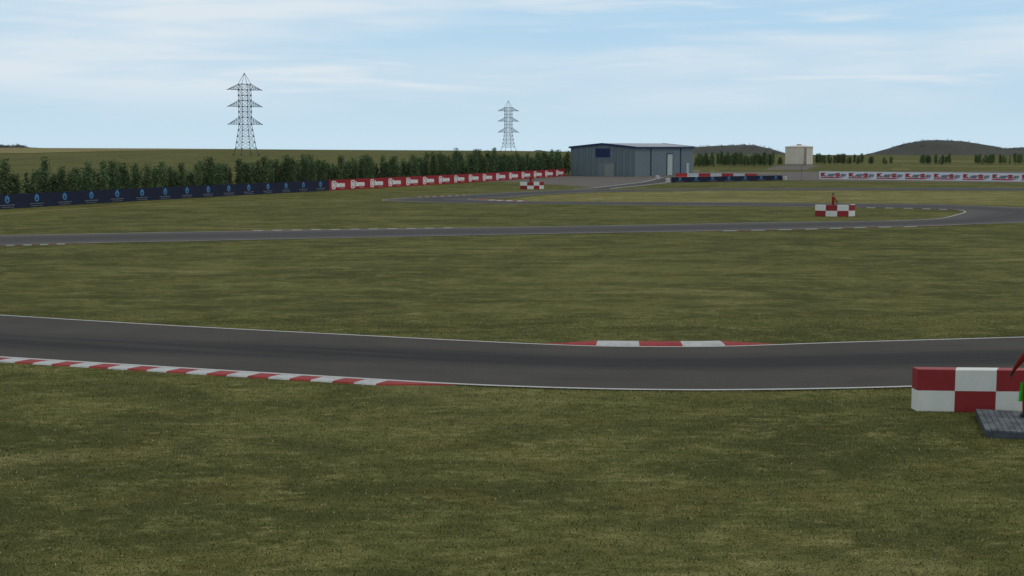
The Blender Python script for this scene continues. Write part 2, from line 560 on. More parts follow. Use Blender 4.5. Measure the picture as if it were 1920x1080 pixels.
def ribbon(name, A, B, z, mat, label, cat, nv=6):
    """strip between two edges with the same count of points, UV along and across in metres / 0..1"""
    vs, fs, uv = [], [], []
    u = 0.0
    for i, (a, b) in enumerate(zip(A, B)):
        if i: u += ((a - A[i - 1]).length + (b - B[i - 1]).length) / 2
        for k in range(nv + 1):
            p = a.lerp(b, k / nv)
            vs.append((p.x, p.y, z)); uv.append((u, k / nv))
    W = nv + 1
    for i in range(len(A) - 1):
        for k in range(nv):
            q = (i * W + k, (i + 1) * W + k, (i + 1) * W + k + 1, i * W + k + 1)
            a, b, c = (Vector(vs[j]) for j in q[:3])
            fs.append(q if (b - a).cross(c - a).z > 0 else q[::-1])
    me = bpy.data.meshes.new(name)
    me.from_pydata(vs, [], fs)
    lay = me.uv_layers.new(name='UVMap')
    for lp in me.loops: lay.data[lp.index].uv = uv[lp.vertex_index]
    me.update()
    return tag(link(name, me, mat), label, cat, kind='structure')


def offset(P, d):
    """shift a polyline sideways by d metres (left of travel positive)"""
    res = []
    for i, p in enumerate(P):
        t = (P[min(i + 1, len(P) - 1)] - P[max(i - 1, 0)])
        t.z = 0; t.normalize()
        res.append(p + Vector((-t.y, t.x, 0)) * d)
    return res


def edge_line(name, P, d0, d1, z, label):
    return ribbon(name, offset(P, d0), offset(P, d1), z, M['line'], label, 'painted line', 1)


def resample(P, step):
    res = [P[0]]; acc = 0.0
    for a, b in zip(P, P[1:]):
        Ls = (b - a).length
        if Ls < 1e-6: continue
        t = step - acc
        while t <= Ls:
            res.append(a.lerp(b, t / Ls)); t += step
        acc = (acc + Ls) % step
    return res


def kerb(name, P, side, stripe, width, label, t0=1.0, t1=1.0, first=0, h=0.045, sub=4, lean=0.0, worn=False):
    """raised striped kerb along polyline P; side +1 = left of travel; t0/t1 = red tapered ends in stripe lengths"""
    Q = resample(P, stripe / sub)
    tot = len(Q) - 1
    n0, n1 = int(round(t0 * sub)), int(round(t1 * sub))
    body = (tot - n0 - n1) // sub * sub
    tot = n0 + body + n1
    Q = Q[:tot + 1]
    W = []
    for i in range(len(Q)):
        k = 1.0
        if n0 and i < n0: k = 0.03 + 0.97 * i / n0
        if n1 and tot - i < n1: k = 0.03 + 0.97 * (tot - i) / n1
        W.append(k)
    vs, fs, ms = [], [], []
    for i, p in enumerate(Q):
        t = Q[min(i + 1, tot)] - Q[max(i - 1, 0)]; t.z = 0; t.normalize()
        nrm = Vector((-t.y, t.x, 0)) * side
        k = W[i]
        prof = ((0.0, 0.024), (0.12, 0.026 + h * 0.5 * k), (0.45, 0.026 + h * k), (0.9, 0.026 + h * 1.15 * k), (1.0, -0.02))
        for (f, z) in prof:
            q = p + nrm * (width * f * k) + t * (lean * f * k)
            vs.append((q.x, q.y, z))
    m = 5
    for i in range(tot):
        red = 1 if (i < n0 or i >= n0 + body) else ((i - n0) // sub + first) % 2
        for k in range(m - 1):
            q = (i * m + k, (i + 1) * m + k, (i + 1) * m + k + 1, i * m + k + 1)
            fs.append(q if side < 0 else q[::-1])
            ms.append(red)
    me = bpy.data.meshes.new(name)
    me.from_pydata(vs, [], fs)
    me.polygons.foreach_set('material_index', ms)
    me.update()
    return tag(link(name, me, [M['kerb_white_worn' if worn else 'kerb_white'], M['kerb_red_worn' if worn else 'kerb_red']]), label, 'kerb', kind='structure')


def P_(pts): return [px(x, y) for x, y in pts]


# ---- near track
nA = P_([(-500, 557), (-220, 576.5), (0, 591), (320, 610.5), (640, 627.3), (860, 638.5), (1000, 645), (1120, 649.3), (1280, 650.5), (1360, 649.6), (1450, 646.8), (1600, 641.6), (1920, 632.3), (2300, 620)])
nB = P_([(-500, 640), (-220, 657), (0, 671.5), (320, 691), (640, 710), (850, 722), (1000, 728), (1150, 732), (1300, 733.6), (1420, 733), (1560, 730.8), (1710, 727), (1920, 719.5), (2300, 702)])
nA, nB = catmull(nA, 12), catmull(nB, 12)
_e0 = (nA[0] - nA[6]).normalized() * 30
_e1 = (nA[-1] - nA[-7] + nB[-1] - nB[-7]).normalized() * 30
nA = [nA[0] + _e0] + nA + [nA[-1] + _e1]
nB = [nB[0] + _e0] + nB + [nB[-1] + _e1]
ribbon('near_track', nA, nB, 0.018, M['track'], 'dark asphalt kart track crossing the foreground', 'race track', 10)
edge_line('white_edge_line', nA, -0.02, -0.15, 0.024, 'thin white line along the far edge of the near track')
edge_line('white_edge_line', nB, 0.02, 0.17, 0.024, 'white line along the near edge of the near track')


def cut(P, x0, x1):
    """part of a polyline between two pixel columns"""
    def col(p): return 960 + FPX * p.x / (p.y * math.cos(PITCH) + (CAM_H - p.z) * math.sin(PITCH))
    return [p for p in P if x0 <= col(p) <= x1]


kb = resample(nB, 0.06)
kerb('kerb', cut(kb, -320, 856)[::-1], 1, 0.625, 0.64, 'long red and white striped kerb along the near edge of the near track', t0=3.0, t1=0.0, h=0.010, lean=0.10)
ka = resample(nA, 0.06)
kerb('kerb', cut(ka, 1016, 1462), 1, 1.335, 0.66, 'short raised kerb of three red and two white blocks on the far edge of the near track', t0=1.25, t1=1.25, h=0.06)

# ---- middle track with its two hairpins: outer edge / inner edge pairs
O1 = [(-300, 469), (0, 461), (150, 456.7), (393, 451.7), (640, 446.7), (840, 442.7), (1107, 437.5), (1280, 434.5), (1480, 430.7), (1613, 427), (1747, 424), (1813, 421.3), (1920, 417.5), (2030, 411), (2075, 403), (2030, 395), (1920, 389.7), (1847, 386.7), (1747, 383.5), (1608, 382), (1527, 381.6)]
I1 = [(-300, 449), (0, 442), (167, 439), (427, 434.2), (640, 431), (853, 428), (1107, 424), (1280, 421), (1413, 418), (1520, 416.5), (1680, 414), (1747, 411), (1767, 409), (1797, 402), (1808, 397.5), (1803, 395.6), (1790, 394), (1747, 392.2), (1680, 390.6), (1610, 389.3), (1520, 388)]
O2 = [(1280, 379.7), (1107, 379), (990, 378), (943, 377), (905, 375.3), (880, 374), (886, 373), (942, 371.3), (997, 366.5), (1063, 363), (1113, 360.8), (1200, 358.7), (1280, 357.5), (1560, 356.4), (1920, 357.6), (2250, 359)]
I2 = [(1280, 385.5), (1073, 383.3), (880, 381), (820, 380), (750, 378), (717, 376), (720, 374.6), (770, 370.7), (873, 365.7), (940, 361.7), (1007, 358.6), (1118, 356.4), (1200, 355.6), (1560, 353), (1920, 352.5), (2250, 353)]
mO, mI = catmull(P_(O1 + O2), 8), catmull(P_(I1 + I2), 8)
ribbon('middle_track', mO, mI, 0.02, M['track_far'], 'kart track looping through two hairpins beyond the wide grass', 'race track', 6)
edge_line('white_edge_line', mO, 0.0, 0.14, 0.03, 'thin white line along the outer edge of the middle track')
edge_line('white_edge_line', mI, 0.0, -0.16, 0.03, 'thin white line along the inner edge of the middle track')
lo = len(O1) * 8
kI = resample(mI[:lo], 0.08)
kO = resample(mO[:lo], 0.08)
lowI = [p for p in kI[:len(kI)]]
half = max(range(len(lowI)), key=lambda i: 960 + FPX * lowI[i].x / lowI[i].y)
kerb('kerb', cut(lowI[:half], 400, 950), 1, 0.7, 0.27, 'striped kerb along the far edge of the middle track, left of centre', t0=4, t1=4, h=0.02, worn=True)
half2 = max(range(len(kO)), key=lambda i: kO[i].x)
kerb('kerb', cut(kO[:half2], -260, 195), -1, 0.5, 0.28, 'striped kerb on the near edge of the middle track at far left', t0=0, t1=4, h=0.02, worn=True)
kerb('kerb', cut(kO[:half2], 1300, 1815), -1, 1.1, 0.24, 'striped kerb on the near edge of the middle track below the marshal post', t0=2, t1=3, h=0.015, worn=True)
kerb('kerb', cut(lowI[half:], 1600, 1800), 1, 0.9, 0.28, 'striped kerb round the inside of the right hairpin', h=0.03, t0=2, worn=True)
mOl = resample(mO[lo:], 0.08)
hp = min(range(len(mOl)), key=lambda i: 960 + FPX * mOl[i].x / mOl[i].y)
kerb('kerb', cut(mOl[:hp], 878, 990), -1, 0.7, 0.9, 'striped kerb at the apex of the distant left hairpin', h=0.04, t1=4)
mIl = resample(mI[lo:], 0.08)
hp2 = min(range(len(mIl)), key=lambda i: 960 + FPX * mIl[i].x / mIl[i].y)
kerb('kerb', cut(mIl[hp2:], 772, 880), -1, 0.7, 0.4, 'pale striped kerb on the outside of the distant left hairpin', h=0.03)

# ---- pit lane, paved apron and other ground patches
pa = catmull(P_([(1007, 358.6), (1095, 353.8), (1130, 350.4), (1171, 345.7), (1197, 342.5), (1219, 338.3), (1240, 333)]), 8)
pb = catmull(P_([(1090, 357.2), (1145, 354.2), (1168, 351.5), (1200, 348.4), (1227, 345.6), (1248, 343.2), (1268, 339)]), 8)
ribbon('pit_lane', pa, pb, 0.014, M['track_far'], 'grey pit lane branching off towards the blue shed', 'road', 4)
edge_line('white_edge_line', pa[6:], 0, -0.3, 0.026, 'white line along the far side of the pit lane')
edge_line('white_edge_line', pb[8:], 0.3, 0, 0.026, 'white line along the near side of the pit lane')
ap = P_([(880, 341.8), (930, 340.5), (970, 341.3), (1000, 343.5), (1024, 345.6), (1060, 347.2), (1104, 350.8), (1122, 352.2), (1168, 351.8), (1248, 343.6), (1262, 342.2), (1475, 338.2), (1540, 338.6), (1700, 340.3), (1920, 342.8), (2300, 346), (2300, 323), (1920, 321.5), (1600, 322), (1310, 322.6), (1240, 324.5), (1080, 328.6), (1062, 330), (1040, 331.5), (973, 336.6)])
sheet('paved_apron', ap, 0.008, M['apron'], 'wide grey paved apron in front of the blue shed', 'paving')
sheet('tank_yard', P_([(1436, 318.0), (1450, 312.5), (1464, 310.6), (1532, 310.3), (1540, 311.5), (1522, 314), (1512, 318.6)]), 0.008, M['apron'], 'grey paved yard around the beige tank', 'paving')
sheet('dry_meadow', P_([(948, 374.8), (1000, 368.2), (1064, 364), (1113, 361.8), (1200, 359.6), (1280, 358.4), (1560, 357.4), (1920, 358.7), (2240, 360), (2240, 385), (1930, 386), (1850, 384.3), (1750, 381.8), (1610, 380.8), (1280, 378.6), (1107, 378), (1000, 377)]), 0.006, M['dry_grass'], 'paler dry grass between the two far legs of the track', 'meadow')
for k, pts in enumerate((
        [(1298, 319.8), (1313, 319.8), (1313, 321.4), (1298, 321.4)], [(1330, 320.3), (1347, 320.3), (1347, 321.6), (1330, 321.6)],
        [(1415, 323.4), (1466, 323.6), (1466, 325), (1415, 324.8)], [(1672, 316.9), (1706, 316.9), (1706, 318.2), (1672, 318.2)],
        [(1668, 302.0), (1724, 302.2), (1724, 303.4), (1668, 303.2)], [(1784, 302.2), (1828, 302.2), (1828, 303.4), (1784, 303.4)],
        [(1690, 310.6), (1930, 311.8), (1930, 312.8), (1690, 311.4)])):
    lab = ['short straw yellow strip beside the right end of the shed', 'straw yellow strip behind the red and white blocks', 'pale straw strip behind the right end of the navy wall',
           'pale straw strip above the white banner wall', 'bright stubble line between the right hand tree clumps', 'bright stubble line at the far right between trees', 'faint straw verge in front of the right hand trees'][k]
    sheet('straw_strip', P_(pts), 0.012, M['straw'], lab, 'dry grass')
va = [(-120, 410.5), (3, 401.5), (107, 394.2), (177, 390.4), (250, 385.4), (317, 380.8), (360, 378.2)]
sheet('straw_strip', P_(va + [(x, y - 0.9) for x, y in va[::-1]]), 0.012, M['straw'], 'thin straw yellow verge running along in front of the navy banner wall', 'dry grass')
# a pale stubble field over the crest of the left hill
def hill_pt(x, r):
    a = math.atan((x - 960) / FPX)
    return Vector((r * math.sin(a), r * math.cos(a), 0))
fa = [hill_pt(x, 600 + 170 * max(0, min(1, (x - 60) / 420))) for x in range(-300, 500, 40)]
fb = [hill_pt(x, 797) for x in range(-300, 500, 40)]
vs, fs = [], []
for rr in range(5):
    for a, b in zip(fa, fb):
        p = a.lerp(b, rr / 4)
        vs.append((p.x, p.y, ground_z(p.x, p.y) + 0.12))
n_ = len(fa)
for rr in range(4):
    for i in range(n_ - 1):
        fs.append((rr * n_ + i, rr * n_ + i + 1, (rr + 1) * n_ + i + 1, (rr + 1) * n_ + i)[::1])
me = bpy.data.meshes.new('stubble_field'); me.from_pydata(vs, [], fs); me.update()
tag(link('stubble_field', me, M['straw']), 'tan stubble field below the skyline at far left', 'field', kind='structure')


# ------------------------------------------------------------------ far hills
def ridge(name, prof, D, depth, label, jag=0.25, scrub_n=0):
    xs = [p[0] for p in prof]; ys = [p[1] for p in prof]
    nx, ny = 120, 22
    vs, fs = [], []
    base = -14.0
    k = D / FPX
    rnd = random.Random(int(D) + int(xs[0]))
    for i in range(nx + 1):
        x = xs[0] + (xs[-1] - xs[0]) * i / nx
        top = CAM_H - (float(np.interp(x, xs, ys)) - HOR) * k
        for j in range(ny + 1):
            s = j / ny * 2 - 1
            f = math.cos(s * math.pi / 2) ** 1.3 if abs(s) < 1 else 0.0
            X = (x - 960) * k * math.cos(PITCH)
            Y = D + s * depth
            n = mnoise.fractal(Vector((X * 0.02, Y * 0.02, 3.3)), 1.0, 2.0, 4) * 1.3
            z = base + (top - base) * f + n * jag * 4 * f * (1 if abs(s) > 0.1 else 0.4)
            vs.append((X, Y, z))
    W = ny + 1
    for i in range(nx):
        for j in range(ny):
            fs.append((i * W + j, (i + 1) * W + j, (i + 1) * W + j + 1, i * W + j + 1))
    me = bpy.data.meshes.new(name); me.from_pydata(vs, [], fs); me.update()
    o = tag(link(name, me, M['hill'], smooth=True), label, 'hill', kind='structure')
    if scrub_n:
        sv, sf = [], []
        for q in range(scrub_n):
            i = rnd.randrange(nx); j = min(ny - 1, max(0, int(rnd.gauss(ny * 0.46, ny * 0.1))))
            c = Vector(vs[i * W + j]).lerp(Vector(vs[(i + 1) * W + j]), rnd.random())
            if c.z < -6: continue
            for t in range(7):
                a = c + Vector((rnd.gauss(0, 1.2), rnd.gauss(0, 1.2), abs(rnd.gauss(0.3, 0.55))))
                b0 = len(sv)
                for _ in range(3):
                    sv.append(tuple(a + Vector((rnd.uniform(-.9, .9), rnd.uniform(-.9, .9), rnd.uniform(-.5, .6)))))
                sf.append((b0, b0 + 1, b0 + 2))
        me = bpy.data.meshes.new('scrub'); me.from_pydata(sv, [], sf); me.update()
        tag(link('scrub', me, M['scrub']), 'low scrub bushes growing along the crest of the ' + label.split(' hill')[0] + ' hill', 'scrub', kind='stuff')
    return o


ridge('hill', [(1225, 284), (1262, 279), (1300, 275.5), (1340, 272.6), (1390, 271.3), (1412, 271.8), (1440, 278), (1470, 287), (1500, 294)], 1500, 130, 'low brown hill between the blue shed and the tank', scrub_n=140)
ridge('hill', [(1590, 295), (1640, 288.5), (1660, 283), (1700, 269), (1730, 263.6), (1760, 262.3), (1800, 264.5), (1840, 272), (1870, 277), (1890, 278.5), (1910, 276.3), (1945, 275.5), (2000, 281), (2080, 290)], 1600, 140, 'tall brown hill at the right above the white banner wall', scrub_n=200)
ridge('hill', [(-160, 272), (-60, 269), (0, 271.5), (14, 272.6), (24, 273.5), (36, 271.3), (44, 273.5), (52, 277.5), (95, 281), (140, 286)], 1300, 60, 'small dark wooded hill on the skyline at far left', scrub_n=260)
ridge('hill', [(985, 290), (998, 283.5), (1006, 281.3), (1014, 281.6), (1024, 284), (1040, 290)], 1500, 30, 'tiny pale hill showing over the tree tops near the shed')


# ------------------------------------------------------------------ trees
def leafy(kind, seed):
    """(crown mesh, trunk mesh) about 4.6 m tall, foot at the origin"""
    rnd = random.Random(seed)
    H = rnd.uniform(4.2, 5.0)
    tr = MB()
    lean = Vector((rnd.uniform(-.12, .12), rnd.uniform(-.12, .12), 0))
    prev = Vector((0, 0, -0.15)); segs = 6
    axis = []
    for i in range(1, segs + 1):
        f = i / segs
        p = Vector((lean.x * f + rnd.uniform(-.04, .04), lean.y * f + rnd.uniform(-.04, .04), H * 0.94 * f))
        tr.bar(prev, p, 0.075 * (1 - (f - 1 / segs) * 0.88), 6, 0, 0.075 * (1 - f * 0.88))
        axis.append(p); prev = p
    cr = MB()
    if kind == 'needle':
        nb = 46
        rad = rnd.uniform(0.72, 0.92)
        for i in range(nb):
            f = (i + rnd.random()) / nb
            z = H * (0.10 + 0.88 * f)
            rr = rad * (1 - f) ** 0.85 * rnd.uniform(0.65, 1.12) + 0.06
            g = rnd.uniform(0, 2 * math.pi)
            c0 = Vector((lean.x * z / H, lean.y * z / H, z))
            tip = c0 + Vector((math.cos(g) * rr, math.sin(g) * rr, -0.18 * rr + rnd.uniform(-.05, .12)))
            if f < 0.8: tr.bar(c0, c0.lerp(tip, 0.7), 0.014, 3, 0, 0.005)
            nl = int(8 + 24 * rr)
            for _ in range(nl):
                s = rnd.uniform(0.15, 1.0)
                p = c0.lerp(tip, s) + Vector((rnd.gauss(0, .09), rnd.gauss(0, .09), rnd.gauss(-.02, .07)))
                leaf(cr, p, rnd.uniform(0.06, 0.12), rnd)
        for _ in range(16):
            leaf(cr, Vector((lean.x, lean.y, H * rnd.uniform(0.9, 1.02))) + Vector((rnd.gauss(0, .03), rnd.gauss(0, .03), 0)), 0.06, rnd)
    else:
        nb = rnd.randint(34, 42)
        rad = rnd.uniform(0.42, 0.58)
        for i in range(nb):
            f = (i + rnd.random()) / nb
            z = H * (0.16 + 0.80 * f)
            env = (math.sin(math.pi * min(1, f * 0.80 + 0.16)) ** 0.5)
            g = rnd.uniform(0, 2 * math.pi)
            rr = rad * env * rnd.uniform(0.35, 1.0)
            c0 = Vector((lean.x * z / H, lean.y * z / H, z))
            c = c0 + Vector((math.cos(g) * rr, math.sin(g) * rr, rnd.uniform(-.1, .15)))
            tr.bar(c0 - Vector((0, 0, 0.25)), c, 0.018, 3, 0, 0.006)
            cs = rnd.uniform(0.17, 0.30) * (0.75 + 0.4 * env)
            for _ in range(rnd.randint(30, 46)):
                p = c + Vector((rnd.gauss(0, cs), rnd.gauss(0, cs), rnd.gauss(0, cs * 1.25)))
                if p.z > H * 1.05 or p.z < 0.3: continue
                leaf(cr, p, rnd.uniform(0.07, 0.135), rnd)
    return cr.mesh('crown'), tr.mesh('trunk')


def leaf(mb_, p, s, rnd):
    a = Vector((rnd.gauss(0, 1), rnd.gauss(0, 1), rnd.gauss(0, 1))).normalized()
    b = a.orthogonal().normalized()
    b = Matrix.Rotation(rnd.uniform(0, 6.28), 3, a) @ b
    c = a.cross(b)
    mb_.face([p - b * s, p + c * s * 0.6, p + b * s, p - c * s * 0.6])


PROTO = {'leaf': [leafy('leaf', 10 + i) for i in range(6)], 'needle': [leafy('needle', 40 + i) for i in range(4)]}
for k, lst in PROTO.items():
    for (c, t) in lst:
        c.materials.append(M[k]); t.materials.append(M['bark'])
FIRST = {}


def tree(kind, p, h, w_, label, group, rnd):
    me_c, me_t = rnd.choice(PROTO[kind])
    nm = 'broadleaf_tree' if kind == 'leaf' else 'conifer_tree'
    e = empty(nm, (p.x, p.y, ground_z(p.x, p.y)), rnd.uniform(0, 6.28))
    e.scale = (w_, w_, h)
    tag(e, label, 'tree', group)
    link('trunk', me_t, M['bark'], e)
    link('crown', me_c, M[kind], e)
    return e


# the row behind the long banner walls, on two staggered lines
BX = [-160, 0, 160, 320, 427, 533, 617, 730, 880, 973, 1060]
BY = [403.5, 393, 382.8, 373, 367.4, 362, 358, 351.2, 341.7, 336.2, 330.3]
bpoly = np.polyfit(BX, BY, 4)
def bot(x): return float(np.polyval(bpoly, x))
wallpts = [px(x, bot(x)) for x in range(-170, 1062, 12)]
_d = (wallpts[-1] - wallpts[-3]).normalized()
wallpts += [wallpts[-1] + _d * k for k in (3, 6, 9, 12)]
rnd = random.Random(3)
NT = 0
for row, (off, step) in enumerate(((2.6, 1.28), (4.6, 1.45))):
    ln = resample(offset(wallpts, off), step)
    for p in ln:
        p = p + Vector((rnd.uniform(-.35, .35), rnd.uniform(-.6, .6), 0))
        if rnd.random() < 0.02: continue
        col = 960 + FPX * p.x / p.y
        if col < -60 or col > 1068 + 6: continue
        kind = 'needle' if rnd.random() < 0.28 else 'leaf'
        f = col / 1060
        h = rnd.uniform(0.72, 1.10) * (0.86 + 0.20 * f) * (0.86 if kind == 'needle' else 1.0)
        if rnd.random() < 0.12: h *= 0.75
        where = 'navy' if col < 617 else 'red'
        if kind == 'leaf': lab = 'slender leafy green tree in the dense row behind the long %s banner wall' % where
        else: lab = 'dark pointed conifer in the dense row behind the long %s banner wall' % where
        tree(kind, p, h, rnd.uniform(0.78, 1.10), lab, ('leafy trees' if kind == 'leaf' else 'conifers') + ' behind the %s banner wall' % where, rnd)
        NT += 1
# clumps beyond the apron
for (x0, x1, yb, ytop, n, grp, lab, pn) in (
        (1300, 1342, 313.5, 289, 17, 'trees right of the shed', 'dark green tree in the wood between the shed and the beige tank', 0.15),
        (1342, 1454, 312.5, 288, 40, 'trees right of the shed', 'dark green tree in the wood between the shed and the beige tank', 0.15),
        (1455, 1470, 309.5, 294, 4, 'small trees left of the tank', 'small dark tree close to the left side of the beige tank', 0.5),
        (1526, 1622, 308.5, 289, 24, 'trees right of the tank', 'tree in the broken line just right of the beige tank', 0.45),
        (1626, 1640, 308.5, 291, 4, 'tall trees at the end of the line right of the tank', 'tall leafy tree at the right end of the line beside the tank', 0.0),
        (1649, 1674, 308.5, 294, 4, 'four separate trees left of the gap', 'small tree standing apart left of the wide gap below the big hill', 0.7),
        (1724, 1747, 308.5, 289, 7, 'trees below the left slope of the big hill', 'tree in the small clump below the left slope of the big hill', 0.25),
        (1751, 1784, 308.5, 290, 9, 'trees below the summit of the big hill', 'tree in the small clump below the summit of the big hill', 0.45),
        (1825, 1868, 308.5, 288, 12, 'trees below the right slope of the big hill', 'tree in the clump below the right slope of the big hill', 0.35),
        (1868, 1990, 308.5, 288, 24, 'trees at the far right', 'tree in the line running out of the picture at far right', 0.35)):
    n = int(round(n * 0.72))
    for i in range(n):
        x = x0 + 3 + (x1 - x0 - 6) * (i + rnd.uniform(0.1, 0.9)) / n
        p = px(x, yb + rnd.uniform(-1.4, 0.3))
        kind = 'needle' if rnd.random() < pn else 'leaf'
        Hm = hgt(x, ytop, p.y) - ground_z(p.x, p.y)
        h = Hm / 4.7 * (rnd.uniform(0.78, 1.16) if kind == 'leaf' else rnd.uniform(0.6, 0.98))
        nm = lab.replace('tree', 'conifer', 1) if kind == 'needle' else lab
        g = grp.replace('trees', 'conifers', 1) if kind == 'needle' else grp
        tree(kind, p, h, rnd.uniform(0.70, 1.0) * (1.0 if kind == 'leaf' else 0.9), nm, g, rnd)


# ------------------------------------------------------------------ lettering
def text_mesh(body, size, bold=0.0, shear=0.0, ext=0.004, xs=1.0, align='LEFT'):
    """mesh of a word standing in the XZ plane, facing -Y, baseline at z=0"""
    cu = bpy.data.curves.new('lettering', 'FONT')
    cu.body = body; cu.size = size; cu.offset = bold; cu.shear = shear; cu.extrude = ext; cu.align_x = align
    cu.resolution_u = 3
    o = bpy.data.objects.new('lettering', cu)
    COL.objects.link(o)
    dg = bpy.context.evaluated_depsgraph_get()
    me = bpy.data.meshes.new_from_object(o.evaluated_get(dg))
    bpy.data.objects.remove(o); bpy.data.curves.remove(cu)
    for v in me.vertices:
        x, y, z = v.co
        v.co = (x * xs, -z, y)
    me.materials.clear()
    return me


def fit(me, x0, x1, z0, z1, y):
    xs = [v.co.x for v in me.vertices]; zs = [v.co.z for v in me.vertices]
    ax, bx, az, bz = min(xs), max(xs), min(zs), max(zs)
    for v in me.vertices:
        v.co.x = x0 + (v.co.x - ax) / (bx - ax) * (x1 - x0)
        v.co.z = z0 + (v.co.z - az) / (bz - az) * (z1 - z0)
        v.co.y += y
    return me


def outline_plate(pts, y0, y1, holes=(), mi=0, mbx=None):
    """flat plate with thickness from an XZ outline (with optional holes as same-count inner loops -> ring)"""
    b = mbx or MB()
    if holes:
        inn = holes
        n = len(pts)
        for i in range(n):
            j = (i + 1) % n
            o0, o1, i0, i1 = pts[i], pts[j], inn[i], inn[j]
            b.hexa([(o0[0], y1, o0[1]), (o1[0], y1, o1[1]), (i1[0], y1, i1[1]), (i0[0], y1, i0[1]),
                    (o0[0], y0, o0[1]), (o1[0], y0, o1[1]), (i1[0], y0, i1[1]), (i0[0], y0, i0[1])], mi)
    else:
        n = len(pts)
        b.face([(p[0], y0, p[1]) for p in pts], mi)
        for i in range(n):
            j = (i + 1) % n
            b.face([(pts[i][0], y0, pts[i][1]), (pts[i][0], y1, pts[i][1]), (pts[j][0], y1, pts[j][1]), (pts[j][0], y0, pts[j][1])], mi)
    return b


def ell(cx, cz, rx, rz, n=24, tip=0.0):
    res = []
    for i in range(n):
        g = 2 * math.pi * i / n
        x, z = math.sin(g), math.cos(g)
        if tip and z > 0: x *= 1 - 0.12 * z * z; z *= 1 + tip * z ** 8
        res.append((cx + rx * x, cz + rz * z))
    return res


def rrect(cx, cz, hx, hz, r, n=4):
    res = []
    for (sx, sz, a0) in ((1, 1, 0), (1, -1, 90), (-1, -1, 180), (-1, 1, 270)):
        for k in range(n + 1):
            a = R(a0 + 90 * k / n)
            res.append((cx + sx * (hx - r) + r * math.sin(a), cz + sz * (hz - r) + r * math.cos(a)))
    return res


def scribble(w_, h_, z, seed):
    """a line of print too small to read in the photograph: irregular little strokes"""
    rr = random.Random(seed); b = MB(); x = -w_ / 2
    while x < w_ / 2 - 0.05:
        a = rr.uniform(0.06, 0.14)
        b.box((x + a / 2, -0.005, z + rr.uniform(-.1, .1) * h_), (a, 0.004, h_ * rr.uniform(0.6, 1.0)))
        x += a + rr.uniform(0.015, 0.05)
    return b


def wall_run(name, bounds, zh, thick, panel_mat, decorate, label, cat, foot):
    """banner wall along pixel points 'bounds' on the ground: one panel per interval"""
    P = [px(x, y) for x, y in bounds]
    root = empty(name, P[len(P) // 2])
    tag(root, label, cat)
    for i, (a, b) in enumerate(zip(P, P[1:])):
        d = b - a; Ln = d.length; rz = math.atan2(d.y, d.x)
        m = MB()
        m.hexa([(-Ln / 2, 0, 0.0), (Ln / 2 - 0.01, 0, 0.0), (Ln / 2 - 0.01, thick, 0.0), (-Ln / 2, thick, 0.0),
                (-Ln / 2, 0, zh), (Ln / 2 - 0.01, 0, zh), (Ln / 2 - 0.01, thick, zh), (-Ln / 2, thick, zh)])
        c = (a + b) / 2
        pn = m.build('banner_panel', panel_mat, root, loc=c - root.location, rz=rz)
        decorate(pn, Ln, zh, i)
    return root


def deco_navy(k):
    def f(pn, Ln, H, i):
        s = H * k
        cx = 0.0
        e = outline_plate(ell(cx, H * 0.64, 0.078 * Ln * k, 0.25 * s, 28, 0.14), -0.010, -0.001)
        outline_plate(ell(cx, H * 0.61, 0.036 * Ln * k, 0.125 * s, 20), -0.014, -0.010, mi=1, mbx=e)
        outline_plate(ell(cx, H * 0.64, 0.014 * Ln * k, 0.05 * s, 12), -0.017, -0.014, mi=0, mbx=e)
        e.build('emblem', [M['print_blue'], M['banner_navy']], pn)
        t = scribble(0.50 * Ln, 0.065 * s, H * 0.255, 5 + i)
        t2 = scribble(0.40 * Ln, 0.05 * s, H * 0.11, 95 + i)
        t.v += t2.v; off_ = len(t.v) - len(t2.v)
        t.f += [[q + off_ for q in fc] for fc in t2.f]; t.m += t2.m
        t.build('lettering', M['print_grey'], pn)
    return f


iame_txt = text_mesh('iame', 1.0, 0.070)
a_txt = text_mesh('a', 1.0, 0.06)


def deco_red(pn, Ln, H, i):
    x0, x1 = -Ln * 0.37, Ln * 0.33
    rw = (x1 - x0) * 0.30
    e = outline_plate(rrect(x0 + rw / 2, H * 0.50, rw / 2, H * 0.40, rw * 0.28), -0.010, -0.001,
                      rrect(x0 + rw / 2, H * 0.50, rw / 2 - 0.042 * Ln, H * 0.40 - 0.12, rw * 0.2))
    e.build('emblem', M['print_white'], pn)
    at = fit(a_txt.copy(), x0 + rw * 0.29, x0 + rw * 0.76, H * 0.27, H * 0.74, -0.006)
    tt = fit(iame_txt.copy(), x0 + rw * 1.12, x1, H * 0.27, H * 0.78, -0.006)
    bm = bmesh.new(); bm.from_mesh(at); bm.from_mesh(tt)
    s2 = scribble((x1 - x0) * 0.34, 0.05, H * 0.17, 3 + i).mesh('t')
    for v in s2.vertices: v.co.x += x1 - (x1 - x0) * 0.2
    bm.from_mesh(s2)
    me = bpy.data.meshes.new('lettering'); bm.to_mesh(me); bm.free()
    link('lettering', me, M['print_white'], pn)


K_t, K_o = text_mesh('K', 1.0, 0.05), text_mesh('K', 1.0, 0.10)
ART_t, ART_o = text_mesh('ART', 1.0, 0.01, 0.3), text_mesh('ART', 1.0, 0.13, 0.3)
S_t, S_o = text_mesh('S', 1.0, 0.06), text_mesh('S', 1.0, 0.14)
IM_t, IM_o = text_mesh('IM', 1.0, 0.01, 0.3), text_mesh('IM', 1.0, 0.12, 0.3)


